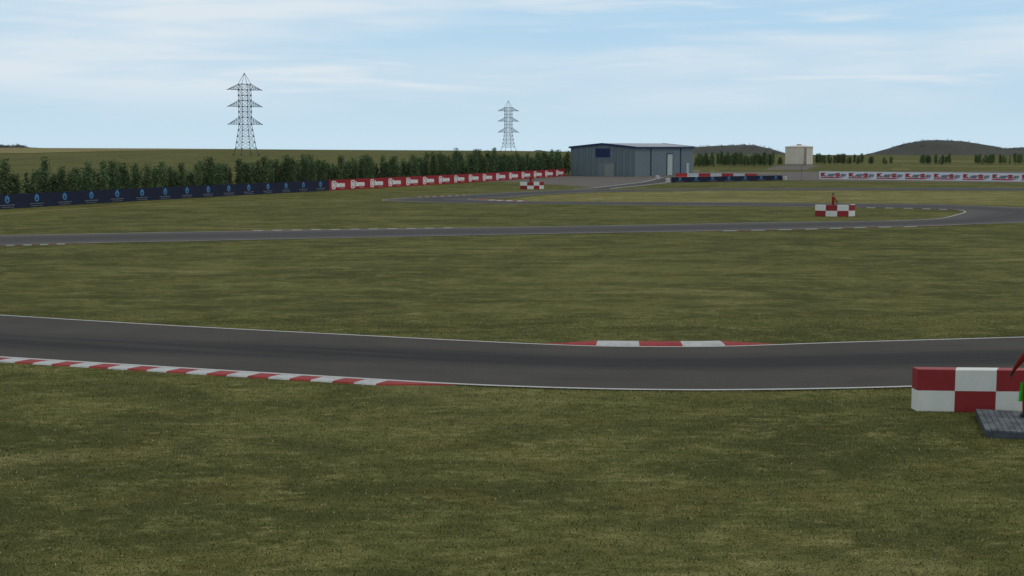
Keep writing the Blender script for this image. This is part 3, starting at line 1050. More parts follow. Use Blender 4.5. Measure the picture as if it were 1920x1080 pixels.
def deco_kart(pn, Ln, H, i):
    X = lambda f: (f - 0.5) * Ln
    def place(src, a, b, z0, z1, y, mat, nm='lettering'):
        me = fit(src.copy(), X(a), X(b), H * z0, H * z1, y)
        link(nm, me, mat, pn)
    place(K_o, 0.055, 0.265, 0.36, 0.84, -0.006, M['print_black'])
    place(K_t, 0.065, 0.245, 0.385, 0.82, -0.014, M['print_red'])
    place(ART_o, 0.25, 0.575, 0.35, 0.70, -0.006, M['print_black'])
    place(ART_t, 0.262, 0.562, 0.39, 0.665, -0.014, M['print_silver'])
    place(S_o, 0.565, 0.755, 0.33, 0.82, -0.006, M['print_black'])
    place(S_t, 0.575, 0.745, 0.37, 0.79, -0.014, M['print_red'])
    place(IM_o, 0.755, 0.965, 0.35, 0.70, -0.006, M['print_black'])
    place(IM_t, 0.767, 0.952, 0.39, 0.665, -0.014, M['print_silver'])
    u = outline_plate([(X(0.05), H * 0.14), (X(0.70), H * 0.14), (X(0.82), H * 0.23), (X(0.93), H * 0.29), (X(0.05), H * 0.29)], -0.008, -0.001)
    u.build('underline', M['print_red'], pn)


nav_x = [-136, -75, -15, 42.5, 96, 147, 196, 244, 289, 331, 371, 410, 448, 485, 520, 553, 585, 617]
wall_run('navy_banner_wall', [(x, bot(x)) for x in nav_x], 1.42, 0.12, M['banner_navy'], deco_navy(1.0), 'long dark navy banner wall with a row of blue drop emblems in front of trees', 'banner wall', None)
red_x = [617.4, 653, 690, 724, 757.5, 789, 819, 848, 875.5, 902, 927, 951.5, 975, 998, 1019.5, 1040, 1060]
wall_run('red_banner_wall', [(x, bot(x)) for x in red_x], 1.44, 0.12, M['banner_red'], deco_red, 'long red banner wall with repeated white lettering running up to the shed', 'banner wall', None)
kx = [1536, 1588.5, 1641, 1694.5, 1748, 1802.5, 1857.5, 1913, 1969, 2026]
wall_run('white_banner_wall', [(x, 335.8 + (x - 1536) / 384 * 4.9) for x in kx], 1.42, 0.12, M['banner_white'], deco_kart, 'white banner wall with repeated red and black lettering at right', 'banner wall', None)
sx_ = [1260, 1290, 1320.5, 1351.5, 1382, 1412, 1442, 1467]
wall_run('low_navy_banner_wall', [(x, 342.5 - (x - 1260) / 207 * 4.2) for x in sx_], 0.9, 0.2, M['banner_navy'], deco_navy(1.1), 'low navy banner wall with pale blue emblems between the two white tyre stacks', 'banner wall', None)

# ------------------------------------------------------------------ red and white blocks behind the low navy wall
bl = [(1267, 334.0), (1288.5, 333.9), (1310.5, 334.1), (1332, 334.3), (1353.5, 334.5), (1375, 334.8), (1397, 335.1), (1420, 335.5)]
ordn = ['leftmost red', 'leftmost white', 'second red', 'second white', 'third red', 'rightmost white', 'rightmost red']
for i, ((xa, ya), (xb, yb)) in enumerate(zip(bl, bl[1:])):
    a, b = px(xa, ya), px(xb, yb)
    d = b - a; Ln = d.length - 0.06; c = (a + b) / 2
    m = MB()
    for (z0, z1, w0, w1) in ((0, 0.22, 0.26, 0.26), (0.22, 0.40, 0.26, 0.14), (0.40, 0.93, 0.14, 0.10)):
        m.hexa([(-Ln / 2, -w0, z0), (Ln / 2, -w0, z0), (Ln / 2, w0, z0), (-Ln / 2, w0, z0), (-Ln / 2, -w1, z1), (Ln / 2, -w1, z1), (Ln / 2, w1, z1), (-Ln / 2, w1, z1)])
    o = m.build('barrier_block', M['block_red'] if i % 2 == 0 else M['block_white'], loc=c, rz=math.atan2(d.y, d.x))
    tag(o, ordn[i] + ' plastic barrier block in the row behind the low navy banner wall', 'barrier block', 'red and white barrier blocks')

# ------------------------------------------------------------------ white tyre stacks
def tyre_mesh():
    b = MB()
    n1, n2, Rr, rr = 20, 8, 0.27, 0.11
    for i in range(n1):
        for j in range(n2):
            g, h = 2 * math.pi * i / n1, 2 * math.pi * j / n2
            b.v.append(((Rr + rr * math.cos(h)) * math.cos(g), (Rr + rr * math.cos(h)) * math.sin(g), 0.11 + rr * math.sin(h)))
    for i in range(n1):
        for j in range(n2):
            b.f.append([i * n2 + j, ((i + 1) % n1) * n2 + j, ((i + 1) % n1) * n2 + (j + 1) % n2, i * n2 + (j + 1) % n2]); b.m.append(0)
    me = b.mesh('tyre')
    for p in me.polygons: p.use_smooth = True
    return me


tm = tyre_mesh()
for (x, y, lab) in ((1252, 342.4, 'stack of white tyres at the left end of the low navy wall'), (1471.5, 338.4, 'stack of white tyres at the right end of the low navy wall'),
                    (1232.5, 336.2, 'stack of white tyres at the pit lane mouth before the shed door')):
    e = tag(empty('tyre_stack', px(x, y)), lab, 'tyre stack', 'white tyre stacks')
    for k in range(3):
        link('tyre', tm, M['tyre_white'], e, loc=(0.02 * (k % 2), 0, 0.225 * k))

# ------------------------------------------------------------------ thin posts on the apron
for (x, yb, yt, lab) in ((1502.3, 339.5, 309, 'thin dark post on the apron below the beige tank'), (1312, 327.5, 317.5, 'thin short post behind the left half of the red and white blocks'), (1342, 327.8, 315.5, 'thin post behind the middle of the red and white blocks')):
    b = px(x, yb); h = hgt(x, yt, b.y)
    e = tag(empty('post', b), lab, 'post')
    m = MB(); m.bar((0, 0, 0), (0, 0, h), 0.022, 8); m.build('shaft', M['steel'], e)
    m = MB(); m.box((0, 0, 0.03), (0.24, 0.24, 0.06)); m.build('base_plate', M['steel'], e)

# ------------------------------------------------------------------ shed
c0 = px(1070, 329.6); c1 = px(1191, 331.2)
gx = (c1 - c0); GW = gx.length; gx.normalize()
rzs = math.atan2(gx.y, gx.x)
SL, EH, RH = 29.0, 5.75, 6.45
shed = tag(empty('shed', c0, rzs), 'long blue grey corrugated shed with navy roof trim beside the red banner wall', 'shed')
# walls with standing ribs, local x = along the gable, y = along the building
m = MB()
m.face([(0, 0, 0), (GW, 0, 0), (GW, 0, EH), (GW / 2, 0, RH), (0, 0, EH)])
m.face([(GW, 0, 0), (GW, SL, 0), (GW, SL, EH), (GW, 0, EH)])
m.face([(GW, SL, 0), (0, SL, 0), (0, SL, EH), (GW / 2, SL, RH), (GW, SL, EH)])
m.face([(0, SL, 0), (0, 0, 0), (0, 0, EH), (0, SL, EH)])
nr = 31
for i in range(nr + 1):
    x = 0.08 + (GW - 0.16) * i / nr
    zt = EH + (RH - EH) * (1 - abs(x - GW / 2) / (GW / 2)) - 0.05
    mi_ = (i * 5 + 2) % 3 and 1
    wv = 0.10 + 0.05 * ((i * 7) % 3)
    if 6.1 < x < 8.6:
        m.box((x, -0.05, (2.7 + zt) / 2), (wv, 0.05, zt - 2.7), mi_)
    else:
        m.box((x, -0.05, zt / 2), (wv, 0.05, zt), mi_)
for i in range(1, 66):
    y = SL * i / 66
    m.box((GW + 0.015, y, EH / 2), (0.025, 0.08, EH - 0.02))
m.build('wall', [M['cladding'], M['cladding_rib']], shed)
ov = 0.28
m = MB()
for sgn in (0, 1):
    xa, xb = (-ov, GW / 2) if sgn == 0 else (GW / 2, GW + ov)
    za, zb = (EH - 0.02, RH + 0.02) if sgn == 0 else (RH + 0.02, EH - 0.02)
    m.hexa([(xa, -ov, za), (xb, -ov, zb), (xb, SL + ov, zb), (xa, SL + ov, za), (xa, -ov, za + 0.1), (xb, -ov, zb + 0.1), (xb, SL + ov, zb + 0.1), (xa, SL + ov, za + 0.1)])
roof = m.build('roof', M['roof'], shed)
m = MB()
for sgn in (0, 1):
    xa, xb = (-ov - 0.05, GW / 2) if sgn == 0 else (GW / 2, GW + ov + 0.05)
    za, zb = (EH - 0.16, RH - 0.14) if sgn == 0 else (RH - 0.14, EH - 0.16)
    for yy in (-ov - 0.07, SL + ov + 0.003):
        m.hexa([(xa, yy, za), (xb, yy, zb), (xb, yy + 0.065, zb), (xa, yy + 0.065, za), (xa, yy, za + 0.32), (xb, yy, zb + 0.32), (xb, yy + 0.065, zb + 0.32), (xa, yy + 0.065, za + 0.32)])
for xx in (-ov - 0.07, GW + ov + 0.01):
    m.box((xx + 0.03, SL / 2, EH - 0.02), (0.055, SL + 2 * ov - 0.02, 0.30))
m.build('fascia', M['navy_trim'], roof)


def gable_pt(xpix, ypix):
    """local (x, z) on the gable of a pixel"""
    u = (xpix - 960) / FPX
    # ray hits plane through c0 along gx
    v = (540 - ypix) / FPX
    c, s = math.cos(PITCH), math.sin(PITCH)
    d = Vector((u, c + v * s, -s + v * c))
    n = Vector((-gx.y, gx.x, 0))
    t = (c0 - Vector((0, 0, CAM_H))).dot(n) / d.dot(n)
    q = Vector((0, 0, CAM_H)) + d * t
    return (q - c0).dot(gx), q.z


gy = Vector((-gx.y, gx.x, 0))
def side_pt(xpix):
    u = (xpix - 960) / FPX * math.cos(PITCH)
    d = Vector((u, 1, 0))
    o = c0 + gx * GW
    t = o.dot(gx) / d.dot(gx)
    return (d * t - Vector((o.x, o.y, 0))).dot(gy)


x0, z1 = gable_pt(1117, 278.3); x1, z0 = gable_pt(1144, 294.6)
m = MB()
for i in range(10):
    zz = z0 + 0.12 + (z1 - z0 - 0.24) * (i + .5) / 10
    m.box(((x0 + x1) / 2, -0.12, zz), (x1 - x0 - 0.2, 0.05, (z1 - z0 - 0.24) / 10 * 0.72))
m.box(((x0 + x1) / 2, -0.075, (z0 + z1) / 2), (x1 - x0, 0.02, z1 - z0))
for zz in (z0 + 0.05, z1 - 0.05): m.box(((x0 + x1) / 2, -0.11, zz), (x1 - x0 + 0.04, 0.08, 0.10))
for xx in (x0 + 0.05, x1 - 0.05): m.box((xx, -0.11, (z0 + z1) / 2), (0.10, 0.075, z1 - z0 - 0.2))
lv = m.build('louvre_panel', M['navy_trim'], shed)
lv['label'] = 'wide navy louvre panel high on the gable'


def shutter(name, x0, x1, h, mat, frame_mat, place, parent, slat=0.12):
    """roller door in the local XZ plane facing -Y"""
    m = MB(); n = max(3, int(h / slat))
    for i in range(n):
        m.box(((x0 + x1) / 2, -0.05, h * (i + .5) / n), (x1 - x0, 0.03, h / n * 0.86))
    m.box(((x0 + x1) / 2, -0.022, h / 2), (x1 - x0, 0.02, h))
    d = m.build(name, mat, parent)
    f = MB()
    f.box((x0 - 0.11, -0.06, h / 2), (0.22, 0.12, h)); f.box((x1 + 0.06, -0.06, h / 2), (0.12, 0.12, h))
    f.box(((x0 + x1) / 2, -0.065, h + 0.09), (x1 - x0 + 0.34, 0.13, 0.18))
    f.build('frame', frame_mat, d)
    if place:
        d.location, d.rotation_euler = place
    return d


x0, z1 = gable_pt(1133.5, 306); x1, _ = gable_pt(1152, 306)
shutter('roller_door', x0, x1, z1, M['shutter'], M['cladding'], ((0, -0.06, 0), (0, 0, 0)), shed)
ya, yb = side_pt(1251), side_pt(1261)
hh = 4.35
shutter('roller_door', ya, yb, hh, M['door_pale'], M['navy_trim'], ((GW + 0.01, 0, 0), (0, 0, math.pi / 2)), shed)['label'] = 'tall pale roller door on the long side'
ya, yb = side_pt(1287.8), side_pt(1291)
shutter('side_door', ya, yb, 2.2, M['door_pale'], M['door_pale'], ((GW + 0.01, 0, 0), (0, 0, math.pi / 2)), shed)
for xp in (1220.3, 1276):
    y = side_pt(xp)
    m = MB(); m.box((GW + 0.10, y, EH / 2 - 0.1), (0.12, 0.26, EH - 0.2)); m.box((GW + 0.17, y, EH - 0.32), (0.22, 0.4, 0.22))
    m.build('downpipe', M['navy_trim'], shed)

# ------------------------------------------------------------------ tank
tb = px(1497.5, 310.2)
tr_ = 25.5 / FPX * tb.y
tz = hgt(1497, 275.0, tb.y)
tank = tag(empty('storage_tank', tb * (1 + tr_ / tb.y), 0.12), 'round beige storage tank with a shallow roof on the far side of the apron', 'tank')
m = MB(); m.lathe([(tr_, 0), (tr_, tz)], 14)
for i in range(14):
    g = 2 * math.pi * i / 14
    m.box((math.cos(g) * (tr_ + 0.0), math.sin(g) * (tr_ + 0.0), tz / 2), (0.07, 0.10, tz - 0.05), 0, g)
m.build('wall', M['tank'], tank)
m = MB(); m.lathe([(tr_ + 0.16, tz - 0.12), (tr_ + 0.18, tz + 0.03), (0.75, tz + 0.46), (0.001, tz + 0.47)], 14)
m.build('roof', M['tank'], tank)
m = MB(); m.lathe([(tr_ + 0.12, 0.0), (tr_ + 0.12, 0.4), (tr_, 0.42)], 14); m.build('plinth', M['tank_dark'], tank)
m = MB(); m.lathe([(0.7, tz + 0.42), (0.7, tz + 0.62), (0.78, tz + 0.63), (0.78, tz + 0.70), (0.001, tz + 0.72)], 12); m.build('vent', M['vent'], tank)
m = MB()
a_ = -math.pi / 2 + 0.02
pc = Vector((math.cos(a_) * (tr_ + 0.12) + 0.55, math.sin(a_) * (tr_ + 0.12), 0))
m.box((pc.x, pc.y - 0.02, tz / 2 - 0.1), (0.5, 0.3, tz - 0.3)); m.box((pc.x - 0.1, pc.y - 0.2, 1.0), (0.8, 0.3, 0.5))
m.build('riser_duct', M['tank_dark'], tank)

# ------------------------------------------------------------------ pylons
def pylon(xp, D, label, rot):
    X = (xp - 960) / FPX * (D * math.cos(PITCH) - 14 * math.sin(PITCH))
    gz = ground_z(X, D)
    TOP = 36.0 - gz
    k = 0.224                        # metres per pixel of the near tower
    def zz(y): return TOP - (y - 139.7) * k
    root = tag(empty('transmission_tower', (X, D, gz), rot), label, 'pylon', 'transmission towers')
    s = 1.98
    lv = [(zz(160.3), s), (zz(170.8), s), (zz(181), s), (zz(190.3), s), (zz(201.7), s), (zz(211.3), s), (zz(221.2), s), (zz(234.5), s), (zz(245), s * 1.14), (zz(256.3), s * 1.30), (zz(267.5), s * 1.46), (zz(279.2), s * 1.64), (0.0, s * 2.0)]
    t = 0.088
    cr = [(-1, -1), (1, -1), (1, 1), (-1, 1)]
    m = MB()
    for c in cr:
        for (za, wa), (zb, wb) in zip(lv, lv[1:]):
            m.bar((c[0] * wa, c[1] * wa, za), (c[0] * wb, c[1] * wb, zb), t * 1.25)
        m.bar((c[0] * s, c[1] * s, lv[0][0]), (0, 0, TOP), t)
        m.box((c[0] * lv[-1][1], c[1] * lv[-1][1], 0.1), (0.7, 0.7, 0.5))
    m.build('leg', M['steel'], root)
    m = MB()
    for i in range(len(lv)):
        z_, w_ = lv[i]
        for a, b in zip(cr, cr[1:] + cr[:1]):
            if z_ > 0: m.bar((a[0] * w_, a[1] * w_, z_), (b[0] * w_, b[1] * w_, z_), t * 1.0)
            if i < len(lv) - 2:
                z2, w2 = lv[i + 1]
                m.bar((a[0] * w_, a[1] * w_, z_), (b[0] * w2, b[1] * w2, z2), t * 0.8)
                m.bar((b[0] * w_, b[1] * w_, z_), (a[0] * w2, a[1] * w2, z2), t * 0.8)
        if z_ > 0:
            for c in cr: m.box((c[0] * w_, c[1] * w_, z_), (0.42, 0.42, 0.34))
    m.build('bracing', M['steel'], root)
    al = 31.2 * k / math.cos(R(24))
    for (yt, yb) in ((160.3, 170.8), (190.3, 201.7), (221.2, 234.5)):
        m = MB()
        zt, zb = zz(yt), zz(yb)
        for sx in (-1, 1):
            tip = Vector((sx * al, 0, zb))
            for sy in (-1, 1):
                rt, rb = Vector((sx * s, sy * s, zt)), Vector((sx * s, sy * s, zb))
                m.bar(rt, tip, t * 1.2); m.bar(rb, tip, t * 1.0)
                prev = rb
                for q in range(1, 5):
                    f = q / 5
                    top, low = rt.lerp(tip, f), rb.lerp(tip, f)
                    m.bar(low, top, t * 0.75); m.bar(prev, top, t * 0.75); prev = low
            m.box(tip + Vector((0, 0, -0.02)), (0.5, 0.3, 0.26))
        m.build('cross_arm', M['steel'], root)
    return root


pylon(459.5, 560, 'large lattice pylon with three arms on the hill at left', R(35))
pylon(953.2, 906, 'smaller more distant lattice pylon rising behind the trees near the centre', R(24))


# ------------------------------------------------------------------ red and white marshal barriers
def checker(name, front, back, H, label, top0):
    """front/back: ground points of the block corners; top0: 0 = top of first block white, 1 = red"""
    m = MB()
    hh = H / 2
    for i in range(len(front) - 1):
        for row in (0, 1):
            red = (top0 + i + (0 if row == 1 else 1)) % 2
            z0, z1 = row * hh, (row + 1) * hh
            f0, f1, b0, b1 = front[i], front[i + 1], back[i], back[i + 1]
            e = 0.004
            m.hexa([(f0.x, f0.y, z0), (f1.x, f1.y, z0), (b1.x, b1.y, z0), (b0.x, b0.y, z0), (f0.x, f0.y, z1), (f1.x, f1.y, z1), (b1.x, b1.y, z1), (b0.x, b0.y, z1)], red)
    org = sum(front, Vector()) / len(front)
    me = m.mesh(name)
    bm = bmesh.new(); bm.from_mesh(me)
    for v in bm.verts: v.co -= org
    # drop inner walls between the blocks, then soften the outer edges
    bmesh.ops.remove_doubles(bm, verts=bm.verts, dist=1e-4)
    seen = {}
    for f in list(bm.faces):
        seen.setdefault(frozenset(v.index for v in f.verts), []).append(f)
    dead = [f for k, l in seen.items() if len(l) > 1 for f in l]
    bmesh.ops.delete(bm, geom=dead, context='FACES')
    bm.normal_update()
    sharp = [e for e in bm.edges if len(e.link_faces) == 2 and e.calc_face_angle() > 0.9]
    bmesh.ops.bevel(bm, geom=sharp, offset=0.016, segments=2, affect='EDGES', profile=0.5, material=-1)
    bm.to_mesh(me); bm.free()
    return tag(link(name, me, [M['white'], M['red']], loc=org), label, 'barrier', 'red and white marshal barriers')


def chain(start, angs, lens):
    P = [start]
    for a, l in zip(angs, lens):
        P.append(P[-1] + Vector((math.cos(R(a)) * l, math.sin(R(a)) * l, 0)))
    return P


def thicken(P, d):
    return offset(P, d)


f0 = px(1718.5, 771.5); f1 = px(1789, 772.6); f2 = px(1866, 773.5); f3 = px(1944, 774); f4 = px(2012, 772)
bk = [px(1708, 765.8), f1 + Vector((0.15, 0.36, 0)), f2 + Vector((0.17, 0.36, 0)), f3 + Vector((0.2, 0.36, 0)), f4 + Vector((0.3, 0.34, 0))]
checker('marshal_barrier', [f0, f1, f2, f3, f4], bk, 1.0, 'large red and white chequered barrier in the right foreground beside a wooden deck', 1)
s0 = px(1528, 405.5)
P = chain(s0, (-26, -8, 4, 42, 78), (0.93, 0.98, 1.02, 0.98, 1.0))
checker('marshal_barrier', P, thicken(P, 0.36), 1.0, 'red and white chequered barrier in front of a marshal inside the right hairpin', 0)
s1 = px(975, 354.8)
P = chain(s1, (-14, 8, 30, 44), (1.04, 0.94, 0.93, 0.9))
checker('marshal_barrier', P, thicken(P, 0.36), 1.02, 'small distant red and white chequered barrier below the red banner wall', 0)

# ------------------------------------------------------------------ wooden deck beside the near barrier
dt = 0.17
dA, dB = px(1848, 806, dt), px(1829, 766.5, dt)
vy = (dB - dA); DL = vy.length; vy.normalize()
deck = tag(empty('wooden_deck', (dA.x, dA.y, 0), math.atan2(vy.y, vy.x) - math.pi / 2), 'low weathered grey wooden deck behind the large chequered barrier', 'deck')
DW = 2.0
npk = 16
for i in range(npk):
    x = DW * (i + .5) / npk
    m = MB()
    jit = random.uniform(-0.012, 0.012)
    m.box((x, DL / 2 + jit, dt - 0.0175 + random.uniform(-.003, .003)), (DW / npk - 0.012, DL, 0.035))
    m.build('plank', M['deck'], deck)
m = MB()
for yy in (0.03, DL / 2, DL - 0.03): m.box((DW / 2, yy, (dt - 0.04) / 2), (DW - 0.02, 0.05, dt - 0.04))
for xx in (0.03, DW - 0.03): m.box((xx, DL / 2, (dt - 0.045) / 2), (0.04, DL - 0.12, dt - 0.045))
m.build('joist_frame', M['deck_dark'], deck)


# ------------------------------------------------------------------ marshals
def person_meshes():
    """standing figure facing +Y, feet at the origin, left arm (on -X) reaching out and forward,
    right arm bent across the belly"""
    V, E, Rd = [], [], []
    def add(p, r, parent=None, ry=None):
        V.append(Vector(p)); Rd.append((r, ry or r))
        if parent is not None: E.append((parent, len(V) - 1))
        return len(V) - 1
    pelvis = add((0, 0, 0.95), 0.155, None, 0.12)
    waist = add((0, 0.0, 1.10), 0.145, pelvis, 0.11)
    chest = add((0, -0.01, 1.28), 0.165, waist, 0.125)
    up = add((0, -0.02, 1.42), 0.135, chest, 0.10)
    neck = add((0, -0.01, 1.51), 0.058, up)
    jaw = add((0, 0.015, 1.59), 0.072, neck, 0.082)
    face = add((0, 0.012, 1.665), 0.078, jaw, 0.098)
    crown = add((0, 0.0, 1.735), 0.066, face, 0.085)
    nose = add((0, 0.108, 1.645), 0.013, face)
    nose2 = add((0, 0.125, 1.628), 0.011, nose)
    for s in (-1, 1):
        ear = add((s * 0.083, -0.005, 1.655), 0.016, face); add((s * 0.09, -0.012, 1.672), 0.012, ear)
    hands = []
    def hand(w, fwd, side, thumb):
        """fingers from wrist w: fwd = finger direction, side = across the palm, thumb = thumb side"""
        wv = V[w]
        palm = add(wv + fwd * 0.055, 0.034, w, 0.022)
        kn = add(wv + fwd * 0.095, 0.036, palm, 0.018)
        pn = fwd.cross(side).normalized()
        for k, (o, ln) in enumerate(((-0.030, 0.072), (-0.010, 0.082), (0.011, 0.076), (0.030, 0.058))):
            b = add(V[kn] + side * o + fwd * 0.012, 0.0095, kn)
            c = add(V[b] + fwd * ln * 0.55 + pn * 0.012, 0.009, b)
            add(V[c] + fwd * ln * 0.35 + pn * 0.03, 0.008, c)
        a = add(V[palm] + side * thumb * 0.042, 0.011, palm)
        add(V[a] + side * thumb * 0.015 + fwd * 0.04 + pn * 0.008, 0.0095, a)
        hands.append(wv.copy())
    # left arm out
    sh = add((-0.185, -0.02, 1.425), 0.078, up)
    el = add((-0.275, 0.12, 1.20), 0.058, sh)
    wr = add((-0.325, 0.29, 1.02), 0.040, el)
    f = (V[wr] - V[el]).normalized()
    hand(wr, (f + Vector((0, 0, -0.3))).normalized(), Vector((0.75, -0.5, 0.2)).normalized(), 1)
    # right arm bent
    sh = add((0.19, -0.02, 1.425), 0.078, up)
    el = add((0.265, 0.0, 1.14), 0.057, sh)
    wr = add((0.075, 0.20, 1.02), 0.037, el)
    f = (V[wr] - V[el]).normalized()
    hand(wr, (f + Vector((0, 0.1, -0.1))).normalized(), Vector((0, 0.15, 1)).normalized(), 1)
    for s in (-1, 1):
        hip = add((s * 0.098, 0.0, 0.86), 0.108, pelvis)
        th = add((s * 0.115, 0.012, 0.68), 0.092, hip)
        kn = add((s * 0.13, 0.018, 0.49), 0.066, th)
        cf = add((s * 0.14, -0.012, 0.33), 0.07, kn)
        an = add((s * 0.15, -0.02, 0.10), 0.05, cf)
        hl = add((s * 0.152, -0.035, 0.048), 0.046, an)
        bl_ = add((s * 0.168, 0.085, 0.040), 0.042, hl, 0.036)
        add((s * 0.18, 0.165, 0.034), 0.034, bl_, 0.026)
    me = bpy.data.meshes.new('body'); me.from_pydata([tuple(v) for v in V], E, []); me.update()
    o = bpy.data.objects.new('body', me); COL.objects.link(o)
    md = o.modifiers.new('Skin', 'SKIN'); md.use_smooth_shade = True; md.branch_smoothing = 0.3
    if not me.skin_vertices: return None
    for i, d in enumerate(me.skin_vertices[0].data):
        d.radius = Rd[i]; d.use_root = (i == 0)
    ss = o.modifiers.new('Subsurf', 'SUBSURF'); ss.levels = 2; ss.render_levels = 2
    dg = bpy.context.evaluated_depsgraph_get()
    res = bpy.data.meshes.new_from_object(o.evaluated_get(dg))
    bpy.data.objects.remove(o); bpy.data.meshes.remove(me)
    res.name = 'body'
    res.materials.clear()
    for k in ('suit', 'skin', 'glove', 'boot'): res.materials.append(M[k])
    for p in res.polygons:
        c = p.center; mi = 0
        if c.z > 1.525: mi = 1
        elif c.z < 0.125: mi = 3
        else:
            for hc in hands:
                ref = Vector((-0.35, 0.34, 0.96)) if hc.x < 0 else Vector((0.0, 0.25, 0.99))
                if (c - ref).length < 0.135 and (c - hc).dot(ref - hc) > -0.0: mi = 2
        p.material_index = mi
        p.use_smooth = True
    hb = MB()
    prof = []
    for i in range(9):
        g = i / 8 * math.pi / 2
        prof.append((math.cos(g), math.sin(g)))
    n = 20
    base = []
    for (r, z) in prof:
        for i in range(n):
            g = 2 * math.pi * i / n
            yy = r * math.sin(g) * 0.108
            low = 0.0 if math.sin(g) > 0.2 else -0.075 * (0.2 - math.sin(g))
            hb.v.append((r * math.cos(g) * 0.088, yy - 0.012, 1.692 + z * 0.108 + (1 - z) * low + 0.003 * random.uniform(-1, 1)))
    for k in range(8):
        for i in range(n):
            j = (i + 1) % n
            hb.f.append([k * n + i, k * n + j, (k + 1) * n + j, (k + 1) * n + i]); hb.m.append(0)
    hair = hb.mesh('hair'); hair.materials.append(M['hair'])
    for p in hair.polygons: p.use_smooth = True
    ey = MB()
    for s in (-1, 1): ey.lathe([(0.001, -0.011), (0.009, -0.007), (0.012, 0), (0.009, 0.007), (0.001, 0.011)], 10, (s * 0.033, 0.098, 1.668))
    ey.box((0, 0.098, 1.598), (0.045, 0.012, 0.008))
    eyes = ey.mesh('eyes'); eyes.materials.append(M['eye'])
    return res, hair, eyes


body_me, hair_me, eyes_me = person_meshes()


def flag_mesh():
    """furled flag hanging from a short staff, staff held near the origin, cloth falling to -Z"""
    st = MB(); st.bar((0.10, 0.015, 0.15), (-0.17, 0.0, -0.255), 0.011, 8)
    cl = MB(); n = 10; rows = 12
    for j in range(rows + 1):
        f = j / rows
        for i in range(n + 1):
            g = i / n
            x = -0.165 + 0.075 * (g - 0.5) * (1 + 0.55 * f) - 0.008 * f
            y = 0.012 + 0.022 * math.sin(g * 9.0 + f * 2) * (0.5 + 0.5 * f)
            z = -0.25 + 0.04 * g - 0.43 * f - 0.03 * g * f
            cl.v.append((x, y, z))
    for j in range(rows):
        for i in range(n):
            a = j * (n + 1) + i
            cl.f.append([a, a + 1, a + n + 2, a + n + 1]); cl.m.append(0)
    return st.mesh('staff'), cl.mesh('cloth')


flag_s, flag_c = flag_mesh()
flag_s.materials.append(M['bark'])
fc_green = flag_c; fc_green.materials.append(M['flag'])
fc_pale = flag_c.copy(); fc_pale.materials.clear(); fc_pale.materials.append(M['flag_pale'])


def marshal(loc, rz, label, flag_label, cloth_me):
    e = tag(empty('person', loc, rz), label, 'person', 'track marshals')
    link('body', body_me, M['suit'], e)
    link('hair', hair_me, M['hair'], e)
    link('eyes', eyes_me, M['eye'], e)
    fl = tag(empty('flag', Vector(loc) + Matrix.Rotation(rz, 3, 'Z') @ Vector((0.03, 0.265, 0.985)), rz), flag_label, 'flag', 'marshal flags')
    link('staff', flag_s, M['bark'], fl)
    o = link('cloth', cloth_me, M['flag'], fl)
    s = o.modifiers.new('Solidify', 'SOLIDIFY'); s.thickness = 0.004
    return e


def small_deck(loc, rz, label):
    d = tag(empty('wooden_deck', loc, rz), label, 'deck', 'marshal decks')
    for i in range(8):
        m = MB(); m.box((-0.7 + 1.4 * (i + .5) / 8, 0, 0.15), (0.163, 1.2, 0.04)); m.build('plank', M['deck'], d)
    m = MB()
    for yy in (-0.5, 0.5): m.box((0, yy, 0.062), (1.36, 0.06, 0.124))
    m.build('joist_frame', M['deck_dark'], d)


q = px(1933, 783, dt)
marshal((q.x, q.y, dt), R(-4), 'person in red overalls standing on the foreground wooden deck, one gloved arm held out', 'bright green furled flag held by the foreground marshal', fc_green)
q = px(1561.5, 403.5); q.z = 0.17
small_deck((q.x, q.y + 0.1, 0), 0.1, 'small wooden deck hidden behind the chequered barrier inside the right hairpin')
marshal(q, R(-120), 'person in red overalls standing behind the chequered barrier inside the right hairpin', 'pale yellow green flag held above the barrier inside the right hairpin', fc_pale)
q = px(994.8, 353.6); q.z = 0.17
small_deck((q.x, q.y + 0.1, 0), 0.2, 'small wooden deck hidden behind the distant chequered barrier')
marshal(q, R(-120), 'person in red overalls standing behind the small distant chequered barrier', 'green furled flag held by the most distant marshal', fc_green)


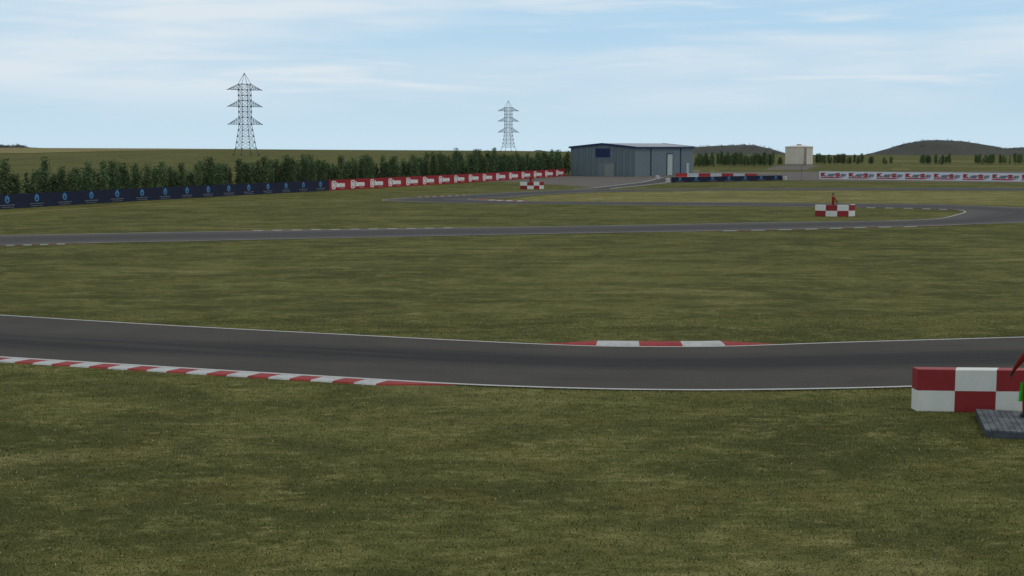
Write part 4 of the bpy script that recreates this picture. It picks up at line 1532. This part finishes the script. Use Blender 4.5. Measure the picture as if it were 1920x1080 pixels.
# ------------------------------------------------------------------ grass blades in the foreground and along the track edges
def grass_blades(n, seed):
    r = np.random.default_rng(seed)
    ax = np.array([p.x for p in nA]); ay = np.array([p.y for p in nA])
    bx = np.array([p.x for p in nB]); by = np.array([p.y for p in nB])
    Y = 16.5 + (48.5 - 16.5) * r.random(n) ** 0.85
    X = (r.random(n) * 2 - 1) * (Y * 0.42 + 3)
    # denser fringe along both edges of the near track
    m = n // 30
    ex = (r.random(m) * 2 - 1) * 19
    Xe = np.concatenate([ex, ex]); 
    Ye = np.concatenate([np.interp(ex, bx, by) - 0.01 - np.abs(r.normal(0, 0.10, m)), np.interp(ex, ax, ay) + 0.02 + np.abs(r.normal(0, 0.10, m))])
    X = np.concatenate([X, Xe]); Y = np.concatenate([Y, Ye])
    # blades gather in loose patches
    near, far = np.interp(X, bx, by), np.interp(X, ax, ay)
    kl = X < px(858, 722).x
    kr = (X > px(1014, 645).x) & (X < px(1464, 646).x)
    ok = (Y < near - np.where(kl, 0.66, 0.0)) | (Y > far + np.where(kr, 0.70, 0.0))
    ok &= ~((X > 9.4) & (X < 16.5) & (Y > 31.0) & (Y < 31.9))
    lx = (X - dA.x) * math.cos(deck.rotation_euler.z) + (Y - dA.y) * math.sin(deck.rotation_euler.z)
    ly = -(X - dA.x) * math.sin(deck.rotation_euler.z) + (Y - dA.y) * math.cos(deck.rotation_euler.z)
    ok &= ~((lx > -0.01) & (lx < DW + 0.02) & (ly > -0.01) & (ly < DL + 0.02))
    X, Y = X[ok], Y[ok]
    n = len(X)
    h = 0.016 + 0.036 * r.random(n) ** 1.6
    wd = 0.005 + 0.009 * r.random(n) ** 1.5
    g = r.random(n) * 2 * math.pi
    ln = h * (0.35 + 0.9 * r.random(n)); lg = r.random(n) * 2 * math.pi
    V = np.empty((n, 3, 3), np.float32)
    V[:, 0] = np.stack([X - wd * np.cos(g), Y - wd * np.sin(g), np.full(n, -0.004)], 1)
    V[:, 1] = np.stack([X + wd * np.cos(g), Y + wd * np.sin(g), np.full(n, -0.004)], 1)
    V[:, 2] = np.stack([X + ln * np.cos(lg), Y + ln * np.sin(lg), h], 1)
    me = bpy.data.meshes.new('grass')
    me.vertices.add(n * 3); me.loops.add(n * 3); me.polygons.add(n)
    me.vertices.foreach_set('co', V.ravel())
    me.loops.foreach_set('vertex_index', np.arange(n * 3, dtype=np.int32))
    me.polygons.foreach_set('loop_start', np.arange(0, n * 3, 3, dtype=np.int32))
    q = r.random(n)
    me.polygons.foreach_set('material_index', np.where(q < 0.42, 0, np.where(q < 0.86, 1, 2)).astype(np.int32))
    me.update(calc_edges=True)
    return me


mats_ = [plain('grass_blade_dark', (0.062, 0.070, 0.022), 0.9, 0.05, 0.25, 0.8), plain('grass_blade', (0.15, 0.155, 0.052), 0.9, 0.05, 0.3, 0.8), plain('dry_grass_blade', (0.36, 0.33, 0.16), 0.9, 0.05, 0.25, 0.8)]
tag(link('grass', grass_blades(190000, 5), mats_), 'short mown olive grass blades in the foreground beside the near track', 'grass', kind='stuff')
